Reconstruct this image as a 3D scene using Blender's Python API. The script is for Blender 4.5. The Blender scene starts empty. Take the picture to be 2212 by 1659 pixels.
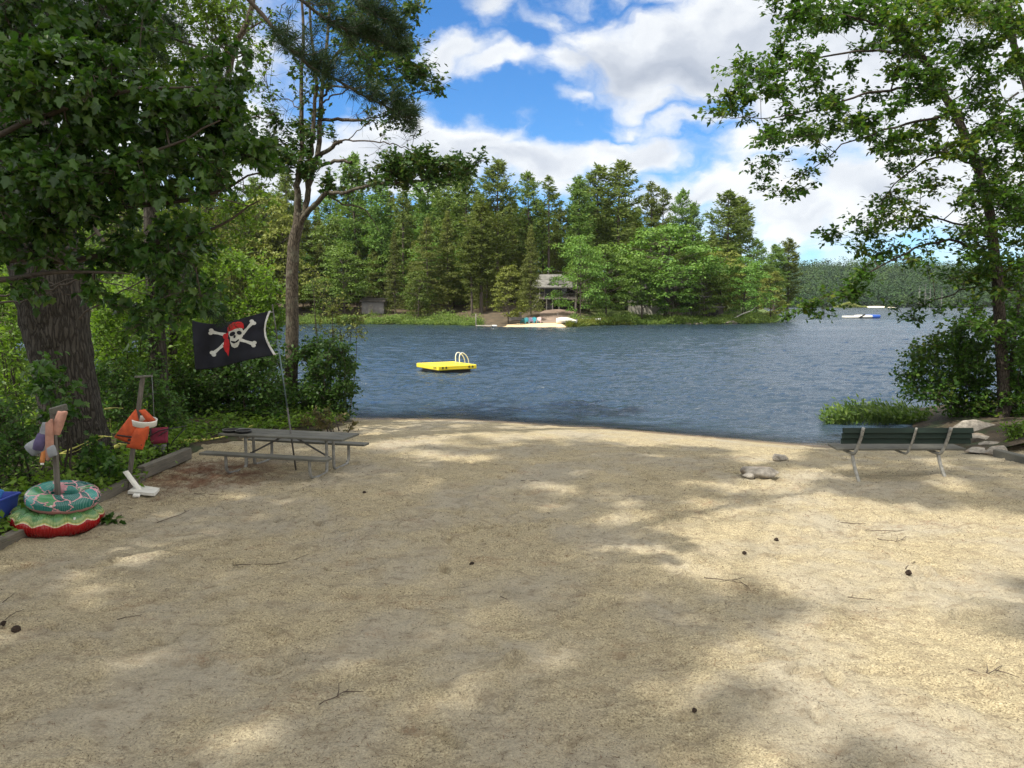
import bpy, bmesh, math, random
import numpy as np
from mathutils import Vector, Matrix, Euler
rad = math.radians
random.seed(7)
SC = bpy.context.scene
COL = SC.collection

# ---------------------------------------------------------------- camera
CAMZ, FPX, HORIZON = 3.3, 1640.0, 657.0            # eye height; focal length and horizon row of a 2212 x 1659 view of the place
PITCH = math.atan((829.5 - HORIZON) / FPX)
cam_data = bpy.data.cameras.new('camera'); cam = bpy.data.objects.new('camera', cam_data); COL.objects.link(cam)
cam.location = (0, 0, CAMZ); cam.rotation_euler = (math.pi / 2 - PITCH, 0, 0)
cam_data.sensor_width = 36; cam_data.angle_x = 2 * math.atan(1106 / FPX)
cam_data.clip_start = 0.05; cam_data.clip_end = 6000
SC.camera = cam

# ---------------------------------------------------------------- light
SUN_EL, SUN_BACK = rad(55), rad(32)                # height; how far behind the viewer's left shoulder
SUN = Vector((-math.cos(SUN_EL) * math.cos(SUN_BACK), -math.cos(SUN_EL) * math.sin(SUN_BACK), math.sin(SUN_EL)))
sun_data = bpy.data.lights.new('sun', 'SUN'); sun = bpy.data.objects.new('sun', sun_data); COL.objects.link(sun)
sun_data.energy = 4.6; sun_data.angle = rad(0.7); sun_data.color = (1.0, 0.94, 0.82)
sun.rotation_euler = SUN.to_track_quat('Z', 'Y').to_euler(); sun.location = (-30, -20, 60)

SC.view_settings.view_transform = 'Standard'; SC.view_settings.look = 'None'
SC.view_settings.exposure = 0.6; SC.view_settings.gamma = 1.0
SC.cycles.max_bounces = 7; SC.cycles.diffuse_bounces = 3; SC.cycles.glossy_bounces = 3
SC.cycles.transmission_bounces = 4; SC.cycles.transparent_max_bounces = 8
SC.cycles.use_denoising = True; SC.cycles.denoising_prefilter = 'NONE'; SC.cycles.denoising_input_passes = 'RGB_ALBEDO_NORMAL'
SC.cycles.caustics_reflective = False; SC.cycles.caustics_refractive = False
SC.cycles.sample_clamp_indirect = 6.0
try: SC.cycles.debug_use_spatial_splits = False
except Exception: pass

# ---------------------------------------------------------------- node helpers
class NT:
    def __init__(s, tree): s.t = tree; s.n = tree.nodes; s.l = tree.links
    def node(s, typ, **kw):
        n = s.n.new(typ)
        for k, v in kw.items(): setattr(n, k, v)
        return n
    def put(s, sock, v):
        if isinstance(v, bpy.types.NodeSocket): s.l.new(v, sock)
        elif v is not None:
            try: sock.default_value = v
            except Exception: sock.default_value = (*v, 1.0)
    def math(s, op, a, b=None, c=None, clamp=False):
        n = s.node('ShaderNodeMath', operation=op, use_clamp=clamp)
        for i, v in enumerate((a, b, c)):
            if v is not None: s.put(n.inputs[i], v)
        return n.outputs[0]
    def vmath(s, op, a, b=None):
        n = s.node('ShaderNodeVectorMath', operation=op)
        s.put(n.inputs[0], a)
        if b is not None: s.put(n.inputs[1], b)
        return n.outputs[0]
    def mix(s, f, a, b, blend='MIX'):
        n = s.node('ShaderNodeMix', data_type='RGBA', blend_type=blend)
        s.put(n.inputs[0], f); s.put(n.inputs[6], a); s.put(n.inputs[7], b)
        return n.outputs[2]
    def ramp(s, f, stops, interp='LINEAR'):
        n = s.node('ShaderNodeValToRGB'); r = n.color_ramp; r.interpolation = interp
        while len(r.elements) < len(stops): r.elements.new(0.5)
        for e, (p, c) in zip(r.elements, stops): e.position = p; e.color = (*c, 1) if len(c) == 3 else c
        s.put(n.inputs[0], f); return n.outputs[0]
    def smooth(s, v, lo, hi, a=0.0, b=1.0):
        n = s.node('ShaderNodeMapRange', interpolation_type='SMOOTHSTEP')
        for i, q in enumerate((v, lo, hi, a, b)): s.put(n.inputs[i], q)
        return n.outputs[0]
    def noise(s, vec, scale, detail=4, rough=0.55, dist=0.0):
        n = s.node('ShaderNodeTexNoise'); s.put(n.inputs['Vector'], vec)
        n.inputs['Scale'].default_value = scale; n.inputs['Detail'].default_value = detail
        n.inputs['Roughness'].default_value = rough; n.inputs['Distortion'].default_value = dist
        return n.outputs[0]
    def mapping(s, vec, loc=(0, 0, 0), rot=(0, 0, 0), scale=(1, 1, 1)):
        n = s.node('ShaderNodeMapping'); s.put(n.inputs[0], vec)
        n.inputs[1].default_value = loc; n.inputs[2].default_value = rot; n.inputs[3].default_value = scale
        return n.outputs[0]

# ---------------------------------------------------------------- world: Nishita sky with drifting cumulus
W = bpy.data.worlds.new('World'); SC.world = W; W.use_nodes = True
w = NT(W.node_tree); w.n.clear()
sky = w.node('ShaderNodeTexSky', sky_type='NISHITA'); sky.sun_disc = False
sky.sun_elevation = SUN_EL; sky.sun_rotation = math.atan2(SUN.x, SUN.y)
sky.air_density = 1.0; sky.dust_density = 0.3; sky.ozone_density = 2.5; sky.altitude = 200
tc = w.node('ShaderNodeTexCoord'); sep = w.node('ShaderNodeSeparateXYZ'); w.put(sep.inputs[0], tc.outputs['Generated'])
az = w.math('ARCTAN2', sep.outputs[0], sep.outputs[1]); el = w.math('ARCSINE', sep.outputs[2])
cmb = w.node('ShaderNodeCombineXYZ'); w.put(cmb.inputs[0], az); w.put(cmb.inputs[1], el)
ae = cmb.outputs[0]
wn = w.node('ShaderNodeTexNoise'); w.put(wn.inputs['Vector'], w.mapping(ae, scale=(1, 1.5, 1)))
wn.inputs['Scale'].default_value = 9; wn.inputs['Detail'].default_value = 5
warp = w.vmath('SCALE', w.vmath('SUBTRACT', wn.outputs['Color'], (.5, .5, .5)))
warp.node.inputs['Scale'].default_value = 0.13
aew = w.vmath('ADD', ae, warp)
def sky_pt(X, Y):
    a = math.atan((X - 1106) / FPX); return a, math.atan((HORIZON - Y) / FPX * math.cos(a))
BLOBS = [(1430, 140, 290, 100, 1.0), (1640, 90, 270, 140, 1.15), (1560, 170, 260, 60, .95), (1225, 165, 120, 50, .7), (1900, 190, 380, 200, 1.1), (2150, 330, 320, 190, 1.05),
         (990, 135, 120, 44, .8), (1075, 165, 120, 36, .75), (1070, 45, 75, 60, .62), (1370, 4, 200, 34, .75), (1180, 60, 90, 30, .4),
         (900, 335, 300, 100, 1.1), (1150, 350, 260, 60, 1.0), (1350, 322, 190, 36, .85), (620, 350, 260, 110, 1.0), (1010, 300, 130, 45, 1.0), (1210, 400, 120, 40, .6),
         (1420, 228, 95, 30, .68), (1520, 272, 200, 34, .66), (1360, 268, 70, 24, .5), (1240, 235, 75, 26, .5), (1620, 330, 170, 70, .75),
         (1530, 420, 230, 60, .95), (1760, 470, 300, 90, .95), (1900, 400, 200, 80, 1.0), (1760, 555, 220, 26, .4), (350, 120, 330, 170, 1.0), (80, 330, 300, 200, .9)]
blob = None
for X, Y, rx, ry, wt in BLOBS:
    a, e = sky_pt(X, Y); sx, sy = FPX / (rx * 1.17), FPX / (ry * 1.28)
    g = w.node('ShaderNodeTexGradient', gradient_type='SPHERICAL')
    w.put(g.inputs[0], w.mapping(aew, loc=(-a * sx, -e * sy, 0), scale=(sx, sy, 0)))
    v = w.math('MULTIPLY', g.outputs[1], wt * 1.35)
    blob = v if blob is None else w.math('MAXIMUM', blob, v)
# out of view: added cloud, thickened and brightened for extra fill light
side = w.math('ADD', w.smooth(w.math('ABSOLUTE', az), 0.62, 0.95), w.smooth(el, 0.42, 0.62), clamp=True)
far_n = w.smooth(w.noise(w.mapping(tc.outputs['Generated'], scale=(2, 2, 4)), 1.6, 3), 0.30, 0.48)
blob = w.math('MAXIMUM', blob, w.math('MULTIPLY', side, w.math('MULTIPLY', far_n, 0.9)))
fb = w.noise(w.mapping(aew, scale=(1, 1.7, 1)), 10, 7, 0.54)
fine = w.noise(w.mapping(aew, scale=(1, 1.5, 1), loc=(3, 1, 0)), 34, 6, 0.6)
dens = w.math('ADD', blob, w.math('ADD', w.math('MULTIPLY', w.math('SUBTRACT', fb, 0.5), 1.15), w.math('MULTIPLY', w.math('SUBTRACT', fine, 0.5), 0.35)))
alpha = w.math('MULTIPLY', w.smooth(dens, 0.12, 0.82), .97)
alpha = w.math('MULTIPLY', alpha, w.smooth(el, 0.0, 0.04, 0.35, 1.0))
fb_up = w.noise(w.mapping(aew, scale=(1, 1.7, 1), loc=(-0.02, 0.06, 0)), 10, 3, 0.5)
lit = w.math('ADD', w.math('MULTIPLY', w.math('SUBTRACT', fb, fb_up), 1.1), w.smooth(dens, 0.35, 1.4, 0.8, 0.5))
lit = w.math('ADD', lit, w.smooth(az, -0.05, 0.45, 0.0, 0.16))
a0, e0 = sky_pt(1470, 165)                       # the grey underside of the big cloud
g = w.node('ShaderNodeTexGradient', gradient_type='SPHERICAL')
w.put(g.inputs[0], w.mapping(aew, loc=(-a0 * 5.4, -e0 * 17, 0), scale=(5.4, 17, 0)))
lit = w.math('SUBTRACT', lit, w.math('MULTIPLY', g.outputs[1], 0.55), clamp=True)
cloud = w.ramp(lit, [(0.0, (3.3, 3.65, 4.3)), (0.45, (4.8, 5.1, 5.6)), (0.8, (6.4, 6.6, 6.8)), (1.0, (7.2, 7.2, 7.1))])
tint = w.mix(1.0, sky.outputs[0], (0.74, 0.97, 1.22, 1), 'MULTIPLY')
hsv = w.node('ShaderNodeHueSaturation'); hsv.inputs['Saturation'].default_value = 1.12; hsv.inputs['Value'].default_value = 1.0
w.put(hsv.inputs['Color'], tint)
cloud = w.mix(w.math('MULTIPLY', side, .85), cloud, (11.5, 11.2, 10.4, 1))   # added cloud out of view, over-brightened to lift the shade
bg = w.node('ShaderNodeBackground'); bg.inputs[1].default_value = 0.1
w.put(bg.inputs[0], w.mix(alpha, hsv.outputs[0], cloud))
w.l.new(bg.outputs[0], w.node('ShaderNodeOutputWorld').inputs[0])
W.cycles.sampling_method = 'MANUAL'; W.cycles.sample_map_resolution = 512

# ---------------------------------------------------------------- where things stand
def vnoise(x, y, seed=0):
    x = np.asarray(x, float); y = np.asarray(y, float)
    xi = np.floor(x).astype(np.int64); yi = np.floor(y).astype(np.int64); fx = x - xi; fy = y - yi
    fx = fx * fx * (3 - 2 * fx); fy = fy * fy * (3 - 2 * fy)
    def h(a, b):
        n = (a * 374761393 + b * 668265263 + seed * 1442695041) & 0xffffffff
        n = ((n ^ (n >> 13)) * 1274126177) & 0xffffffff
        return ((n ^ (n >> 16)) & 0xffff) / 65535.0
    return (h(xi, yi) * (1 - fx) + h(xi + 1, yi) * fx) * (1 - fy) + (h(xi, yi + 1) * (1 - fx) + h(xi + 1, yi + 1) * fx) * fy
WATER_Z = -0.6
_SX = [-200, -40, -12, -5.8, -1.65, 2.8, 8.3, 10.6, 12.2, 14.0, 17, 40, 200]
_SY = [34, 30, 27.4, 25.9, 25.6, 23.9, 20.8, 20.6, 21.6, 24.6, 27, 31, 40]
def shore_y(x): return np.interp(x, _SX, _SY)
def gz(x, y, micro=False):
    """height of the near bank"""
    x = np.asarray(x, float); y = np.asarray(y, float)
    ys = shore_y(x); s = (y - (ys - 9)) / 9
    z = np.where(s < 0, 0, np.where(s < 1, WATER_Z * np.clip(s, 0, 1) ** 1.5, np.maximum(WATER_Z - 0.14 * (y - ys), -4)))
    z = z + 0.05 * (vnoise(x * .35, y * .35, 3) - .5) * np.clip(1.1 - np.clip(s, 0, 2), 0, 1)
    z = z + 0.10 * np.exp(-((x - 8.6) / 1.1) ** 2 - ((y - 14.6) / 0.9) ** 2)            # a mound by the bench's right foot
    z = z + 0.16 * np.exp(-((x - 6.9) / 0.55) ** 2 - ((y - 17.0) / 0.45) ** 2)
    if micro:
        k = np.clip(1.0 - np.clip(s, 0, 2), 0, 1) * .8 + .2
        z = z + k * (0.040 * (vnoise(x * 1.5, y * 1.5, 5) - .5) + 0.055 * (vnoise(x * 3.3, y * 3.0, 6) - .5) + 0.046 * (vnoise(x * 7.0, y * 8, 7) - .5)
                     + 0.024 * (vnoise(x * 14, y * 17, 8) - .5))
        pit = vnoise(x * 2.6 + 9, y * 2.6, 11); z = z - k * 0.03 * np.clip(pit - .62, 0, 1) * 2
    return z
# footprints: short walks over the sand, each print a shallow pit with a pushed-up rim
_rf = random.Random(12); PRINTS = []
for _ in range(46):
    x, y, a = _rf.uniform(-6, 9), _rf.uniform(5, 18), _rf.uniform(0, 6.28)
    for k in range(_rf.randint(6, 14)):
        a += _rf.uniform(-.25, .25); x += .62 * math.cos(a); y += .62 * math.sin(a); s = .10 * (-1) ** k
        PRINTS.append((x - s * math.sin(a), y + s * math.cos(a), a + _rf.uniform(-.25, .25), _rf.uniform(.025, .055), _rf.uniform(.95, 1.35)))
def print_z(x, y, dz, q):
    px, py, a, dep, sc = q; u = ((x - px) * math.cos(a) + (y - py) * math.sin(a)) / (.135 * sc); v = (-(x - px) * math.sin(a) + (y - py) * math.cos(a)) / (.058 * sc); r = np.sqrt(u * u + v * v)
    dz += dep * (-np.clip(1.15 - r, 0, 1) ** .7 + .55 * np.exp(-((r - 1.35) / .28) ** 2))
def prints_at(x, y):
    dz = np.zeros_like(x)
    for q in PRINTS:
        k = np.nonzero((np.abs(x - q[0]) < .3) & (np.abs(y - q[1]) < .3))[0]
        if len(k): t_ = np.zeros(len(k)); print_z(x[k], y[k], t_, q); dz[k] += t_
    return dz
def ray(X, Y):
    """direction in which a point of the photograph lies"""
    u, v = (X - 1106) / FPX, (829.5 - Y) / FPX
    c, s = math.cos(PITCH), math.sin(PITCH)
    return Vector((u, c + v * s, -s + v * c))
def at(X, Y, d):
    r = ray(X, Y); return Vector((0, 0, CAMZ)) + r * (d / r.y)
def on_z(X, Y, z):
    r = ray(X, Y); return Vector((0, 0, CAMZ)) + r * ((z - CAMZ) / r.z)
def ground(X, Y):
    z = 0.0
    for _ in range(12):
        p = on_z(X, Y, z); z = float(gz(p.x, p.y))
    return p

# ---------------------------------------------------------------- object helpers
BASE = {}
def props(o, label=None, cat=None, group=None, kind=None):
    if label: o['label'] = label
    if cat: o['category'] = cat
    if group: o['group'] = group
    if kind: o['kind'] = kind
    return o
def thing(name, label, cat, loc=(0, 0, 0), group=None, rotz=0.0):
    o = bpy.data.objects.new(name, None); COL.objects.link(o)
    o.location = loc; o.rotation_euler = (0, 0, rotz); o.empty_display_size = 0.2
    BASE[o.name] = Vector(loc); return props(o, label, cat, group)
def np_mesh(name, V, Fs, mats, mi=None, smooth=False):
    """mesh from a vertex array and a list of face arrays (each of one face size)"""
    me = bpy.data.meshes.new(name); V = np.ascontiguousarray(V, np.float32)
    Fs = [np.asarray(F, np.int32) for F in Fs if len(F)]
    me.vertices.add(len(V)); me.vertices.foreach_set('co', V.ravel())
    nl = sum(F.size for F in Fs); nf = sum(len(F) for F in Fs)
    me.loops.add(nl); me.loops.foreach_set('vertex_index', np.concatenate([F.ravel() for F in Fs]))
    tot = np.concatenate([np.full(len(F), F.shape[1], np.int32) for F in Fs])
    st = np.concatenate([[0], np.cumsum(tot)[:-1]]).astype(np.int32)
    me.polygons.add(nf); me.polygons.foreach_set('loop_start', st); me.polygons.foreach_set('loop_total', tot)
    if mi is not None: me.polygons.foreach_set('material_index', np.concatenate([np.full(len(F), m, np.int32) for F, m in zip(Fs, mi)]))
    if smooth: me.polygons.foreach_set('use_smooth', np.ones(nf, bool))
    for m in (mats if isinstance(mats, (list, tuple)) else [mats]): me.materials.append(m)
    me.update(calc_edges=True); return me
def link(name, me, parent=None, loc=None):
    o = bpy.data.objects.new(name, me); COL.objects.link(o)
    if parent is not None: o.parent = parent; BASE[o.name] = BASE.get(parent.name, Vector())
    if loc is not None: o.location = loc
    return o

class MB:
    """collects boxes, tubes, lathes and sheets into ONE mesh; coordinates are world ones, or the thing's own when local=True"""
    def __init__(s): s.V = []; s.F = []; s.M = []; s.S = []
    def add(s, V, F, m=0, smooth=False):
        b = len(s.V); s.V += [Vector(v) for v in V]; s.F += [tuple(i + b for i in f) for f in F]; s.M += [m] * len(F); s.S += [smooth] * len(F); return s
    def box(s, c, size, rot=None, bevel=0.0, m=0, seg=1, smooth=False, fn=None, cuts=0):
        bm = bmesh.new(); bmesh.ops.create_cube(bm, size=1)
        for v in bm.verts: v.co = Vector((v.co.x * size[0], v.co.y * size[1], v.co.z * size[2]))
        if bevel: bmesh.ops.bevel(bm, geom=bm.edges[:], offset=bevel, segments=seg, affect='EDGES', profile=0.5)
        if cuts: bmesh.ops.subdivide_edges(bm, edges=bm.edges[:], cuts=cuts, use_grid_fill=True)
        R = rot if rot is not None else Matrix.Identity(3)
        if not isinstance(R, Matrix): R = Euler(R).to_matrix()
        P = []
        for v in bm.verts:
            q = fn(v.co.copy()) if fn else v.co
            P.append(R @ q + Vector(c))
        bm.verts.index_update()
        s.add(P, [[v.index for v in f.verts] for f in bm.faces], m, smooth); bm.free(); return s
    def beam(s, a, b, wdt, hgt, up=(0, 0, 1), bevel=0.0, m=0):
        a = Vector(a); b = Vector(b); y = (b - a); L = y.length; y.normalize(); z = Vector(up); z = (z - y * z.dot(y)).normalized(); x = y.cross(z)
        return s.box((a + b) / 2, (wdt, L, hgt), Matrix((x, y, z)).transposed(), bevel, m)
    def tube(s, pts, r, n=8, m=0, cap=True, smooth=True):
        V, F = tube_arrays([tuple(p) for p in pts], r, n, cap)
        return s.add([Vector(v) for v in V], F, m, smooth)
    def lathe(s, c, prof, n=24, m=0, smooth=True, rot=None):
        R = rot if rot is not None else Matrix.Identity(3); V = []; k = len(prof)
        for i in range(n):
            a = 2 * math.pi * i / n
            for r, z in prof: V.append(R @ Vector((r * math.cos(a), r * math.sin(a), z)) + Vector(c))
        F = [(i * k + j, ((i + 1) % n) * k + j, ((i + 1) % n) * k + j + 1, i * k + j + 1) for i in range(n) for j in range(k - 1)]
        return s.add(V, F, m, smooth)
    def sheet(s, P, m=0, smooth=True, thick=0.0):
        """grid of points P[i][j]; thick gives it a second side"""
        a, b = len(P), len(P[0]); V = [Vector(p) for row in P for p in row]
        F = [(i * b + j, i * b + j + 1, (i + 1) * b + j + 1, (i + 1) * b + j) for i in range(a - 1) for j in range(b - 1)]
        if not thick: return s.add(V, F, m, smooth)
        N = [Vector() for _ in V]
        for f in F:
            n = (V[f[1]] - V[f[0]]).cross(V[f[3]] - V[f[0]])
            for i in f: N[i] += n
        o = len(V); V2 = [v - n.normalized() * thick for v, n in zip(V, N)]
        F2 = [tuple(reversed([i + o for i in f])) for f in F]
        rim = [i * b for i in range(a - 1, 0, -1)] + [0] + list(range(1, b)) + [i * b + b - 1 for i in range(1, a)] + [(a - 1) * b + j for j in range(b - 2, 0, -1)]
        E = [(rim[i], rim[(i + 1) % len(rim)], rim[(i + 1) % len(rim)] + o, rim[i] + o) for i in range(len(rim))]
        return s.add(V + V2, F + F2 + E, m, smooth)
    def prism(s, poly, vec, m=0):
        k = len(poly); P = [Vector(p) for p in poly]; v = Vector(vec)
        return s.add(P + [p + v for p in P], [tuple(range(k))[::-1], tuple(range(k, 2 * k))] + [(i, (i + 1) % k, (i + 1) % k + k, i + k) for i in range(k)], m)
    def build(s, name, mats, parent=None, local=False, label=None):
        me = bpy.data.meshes.new(name); off = Vector() if (local or parent is None) else BASE[parent.name]
        me.from_pydata([v - off for v in s.V], [], s.F)
        for m in (mats if isinstance(mats, (list, tuple)) else [mats]): me.materials.append(m)
        me.polygons.foreach_set('material_index', s.M); me.polygons.foreach_set('use_smooth', s.S); me.update()
        bm = bmesh.new(); bm.from_mesh(me); bmesh.ops.recalc_face_normals(bm, faces=bm.faces[:]); bm.to_mesh(me); bm.free()
        o = link(name, me, parent)
        if label: o['label'] = label
        return o
def solo(mb, name, mats, label, cat, base, group=None):
    """a thing that is one mesh, with its origin at its base"""
    o = mb.build(name, mats); b = Vector(base)
    o.data.transform(Matrix.Translation(-b)); o.location = b; BASE[o.name] = b
    return props(o, label, cat, group)
def copy_tree(o, parent=None):
    c = o.copy(); COL.objects.link(c)
    if parent is not None: c.parent = parent
    for ch in o.children: copy_tree(ch, c)
    return c

def tube_arrays(pts, r, n=6, cap=False):
    P = np.asarray(pts, float); k = len(P); R = np.broadcast_to(np.asarray(r, float), (k,))
    T = np.gradient(P, axis=0); T /= np.linalg.norm(T, axis=1)[:, None] + 1e-12
    ref = np.array([0, 0, 1.0]) if abs(T[0, 2]) < .9 else np.array([1.0, 0, 0])
    U = np.zeros_like(P); u = ref - T[0] * ref.dot(T[0])
    for i in range(k):
        u = u - T[i] * u.dot(T[i]); u /= np.linalg.norm(u) + 1e-12; U[i] = u
    B = np.cross(T, U); a = np.arange(n) * 2 * np.pi / n
    V = (P[:, None] + R[:, None, None] * (U[:, None] * np.cos(a)[None, :, None] + B[:, None] * np.sin(a)[None, :, None])).reshape(-1, 3)
    i, j = np.meshgrid(np.arange(k - 1), np.arange(n), indexing='ij'); j2 = (j + 1) % n
    F = np.stack([i * n + j, i * n + j2, (i + 1) * n + j2, (i + 1) * n + j], -1).reshape(-1, 4)
    if cap:
        F = [tuple(f) for f in F] + [tuple(range(n))[::-1], tuple(range((k - 1) * n, k * n))]
    return V, F
def smooth_path(pts, m=4):
    """Catmull-Rom through the points"""
    P = [np.array(p, float) for p in pts]; P = [2 * P[0] - P[1]] + P + [2 * P[-1] - P[-2]]; out = []
    for i in range(1, len(P) - 2):
        for t in np.arange(m) / m:
            a, b, c, d = P[i - 1], P[i], P[i + 1], P[i + 2]
            out.append(0.5 * (2 * b + (c - a) * t + (2 * a - 5 * b + 4 * c - d) * t * t + (3 * b - a - 3 * c + d) * t ** 3))
    out.append(P[-2]); return np.array(out)

# ---------------------------------------------------------------- materials
def mat(name):
    m = bpy.data.materials.new(name); m.use_nodes = True; t = NT(m.node_tree); t.n.clear()
    out = t.node('ShaderNodeOutputMaterial'); b = t.node('ShaderNodeBsdfPrincipled'); t.l.new(b.outputs[0], out.inputs[0])
    return m, t, b, out
def obj_coord(t): return t.node('ShaderNodeTexCoord').outputs['Object']
def plain(name, col, rough=.6, var=.25, scale=9, metal=0.0, bump=0.0, spec=.4, stretch=(1, 1, 1)):
    m, t, b, _ = mat(name); co = t.mapping(obj_coord(t), scale=stretch)
    n = t.noise(co, scale, 5)
    lo = tuple(c * (1 - var) for c in col); hi = tuple(min(1, c * (1 + var)) for c in col)
    t.put(b.inputs['Base Color'], t.ramp(n, [(.3, lo), (.7, hi)]))
    b.inputs['Roughness'].default_value = rough; b.inputs['Metallic'].default_value = metal; b.inputs['Specular IOR Level'].default_value = spec
    if bump:
        bp = t.node('ShaderNodeBump'); bp.inputs['Strength'].default_value = bump; bp.inputs['Distance'].default_value = .01
        t.put(bp.inputs['Height'], t.noise(co, scale * 4, 6)); t.put(b.inputs['Normal'], bp.outputs[0])
    return m
def wood(name, dark, light, axis=(1, 14, 14), scale=3.0, rough=.75):
    m, t, b, _ = mat(name); co = t.mapping(obj_coord(t), scale=axis)
    n = t.noise(co, scale, 7, .65, .6); big = t.noise(obj_coord(t), 1.7, 3)
    c = t.ramp(n, [(.25, dark), (.5, tuple((a + c) / 2 for a, c in zip(dark, light))), (.75, light)])
    t.put(b.inputs['Base Color'], t.mix(t.smooth(big, .35, .7, 0, .45), c, (*dark, 1)))
    b.inputs['Roughness'].default_value = rough
    bp = t.node('ShaderNodeBump'); bp.inputs['Strength'].default_value = .5; bp.inputs['Distance'].default_value = .004
    t.put(bp.inputs['Height'], n); t.put(b.inputs['Normal'], bp.outputs[0])
    return m
def leaf_mat(name, cols, trans=.35, rough=.45, var=.5, glow=(1.25, 1.35, .55), spec=.2, clump=.0, hue=.0, cscale=.5):
    m, t, b, out = mat(name); geo = t.node('ShaderNodeNewGeometry'); oi = t.node('ShaderNodeObjectInfo')
    r = geo.outputs['Random Per Island']
    if clump: r = t.math('ADD', t.math('MULTIPLY', r, 1 - clump), t.math('MULTIPLY', t.smooth(t.noise(obj_coord(t), cscale, 3), .3, .7), clump))
    k = len(cols); c = t.ramp(r, [(i / (k - 1), q) for i, q in enumerate(cols)])
    h = t.node('ShaderNodeHueSaturation'); t.put(h.inputs['Color'], c)
    t.put(h.inputs['Value'], t.math('MULTIPLY_ADD', oi.outputs['Random'], var, 1 - var / 2))
    if hue: t.put(h.inputs['Hue'], t.math('MULTIPLY_ADD', oi.outputs['Random'], hue, .5 - hue / 2))
    c = h.outputs[0]
    t.put(b.inputs['Base Color'], c); b.inputs['Roughness'].default_value = rough; b.inputs['Specular IOR Level'].default_value = spec
    tr = t.node('ShaderNodeBsdfTranslucent'); t.put(tr.inputs[0], t.mix(1.0, c, (*glow, 1), 'MULTIPLY'))
    mx = t.node('ShaderNodeMixShader'); mx.inputs[0].default_value = trans
    t.l.new(b.outputs[0], mx.inputs[1]); t.l.new(tr.outputs[0], mx.inputs[2]); t.l.new(mx.outputs[0], out.inputs[0])
    return m
def bark(name, dark, light, scale=(9, 9, 2.2), k=1.0, dist=.03, lichen=None):
    m, t, b, _ = mat(name); co = t.mapping(obj_coord(t), scale=scale)
    wp = t.node('ShaderNodeTexNoise'); t.put(wp.inputs['Vector'], co); wp.inputs['Scale'].default_value = .55 * k; wp.inputs['Detail'].default_value = 5
    sc = t.vmath('SCALE', wp.outputs['Color']); sc.node.inputs['Scale'].default_value = 2.6
    v = t.node('ShaderNodeTexVoronoi', feature='DISTANCE_TO_EDGE'); t.put(v.inputs['Vector'], t.vmath('ADD', co, sc))
    v.inputs['Scale'].default_value = k
    n = t.noise(co, 2.2 * k, 7, .65)
    h = t.math('ADD', t.smooth(v.outputs['Distance'], 0.0, .22), t.math('MULTIPLY', n, .7))
    c = t.ramp(t.math('MULTIPLY', h, .6), [(.12, dark), (.75, light)])
    if lichen: c = t.mix(t.smooth(t.noise(obj_coord(t), 3.1, 5), .5, .68, 0, .7), c, (*lichen, 1))
    t.put(b.inputs['Base Color'], c)
    b.inputs['Roughness'].default_value = .9; b.inputs['Specular IOR Level'].default_value = .2
    bp = t.node('ShaderNodeBump'); bp.inputs['Strength'].default_value = .9; bp.inputs['Distance'].default_value = dist
    t.put(bp.inputs['Height'], h); t.put(b.inputs['Normal'], bp.outputs[0])
    return m

M_BARK_PINE = bark('pine_bark', (.020, .017, .0135), (.060, .053, .044), (15, 15, 2.4), 1.0, .03)
M_BARK_OAK = bark('grey_bark', (.026, .021, .016), (.115, .095, .072), (22, 22, 5), 1.0, .012, (.14, .14, .105))
M_BARK_FAR = plain('far_bark', (.085, .068, .055), .9, .35, 2)
M_BARK_DARK = bark('dark_bark', (.015, .012, .010), (.075, .062, .05), (20, 20, 5), 1.0, .012)
M_TWIG = plain('twig_bark', (.05, .04, .03), .9, .3, 20)
G = lambda *a: a
M_LEAF_MAPLE = leaf_mat('maple_leaf', [G(.02, .055, .012), G(.04, .10, .018), G(.06, .135, .022), G(.085, .15, .025)], .4, .38, spec=.4)
M_LEAF_OAK = leaf_mat('oak_leaf', [G(.022, .05, .016), G(.04, .085, .022), G(.05, .10, .025), G(.085, .095, .028)], .28, .5)
M_LEAF_RIGHT = leaf_mat('green_leaf', [G(.03, .075, .018), G(.06, .135, .024), G(.09, .175, .03), G(.22, .25, .035)], .45, .42, clump=.35)
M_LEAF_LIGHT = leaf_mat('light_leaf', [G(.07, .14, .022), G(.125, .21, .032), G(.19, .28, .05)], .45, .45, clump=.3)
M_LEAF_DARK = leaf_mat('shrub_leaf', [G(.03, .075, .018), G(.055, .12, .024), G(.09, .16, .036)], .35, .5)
M_LEAF_PALE = leaf_mat('browned_leaf', [G(.06, .075, .025), G(.10, .085, .035), G(.12, .09, .05)], .3, .6)
M_NEEDLE = leaf_mat('pine_needle', [G(.012, .028, .010), G(.02, .042, .015), G(.03, .05, .02)], .15, .5)
M_FAR_PINE = leaf_mat('far_pine_needle', [G(.06, .11, .026), G(.13, .19, .042), G(.24, .28, .07)], .3, .6, .5, clump=.5, hue=.05)
M_FAR_HEMLOCK = leaf_mat('far_hemlock_needle', [G(.065, .095, .024), G(.14, .165, .040), G(.24, .24, .07)], .25, .65, .5, clump=.5)
M_FAR_LEAF = leaf_mat('far_green_leaf', [G(.055, .105, .022), G(.115, .19, .034), G(.22, .29, .065)], .3, .5, .65, clump=.45, hue=.04)
M_FAR_YELLOW = leaf_mat('far_yellow_leaf', [G(.12, .15, .03), G(.18, .205, .045), G(.24, .25, .06)], .32, .5, .35, clump=.45)
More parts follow.
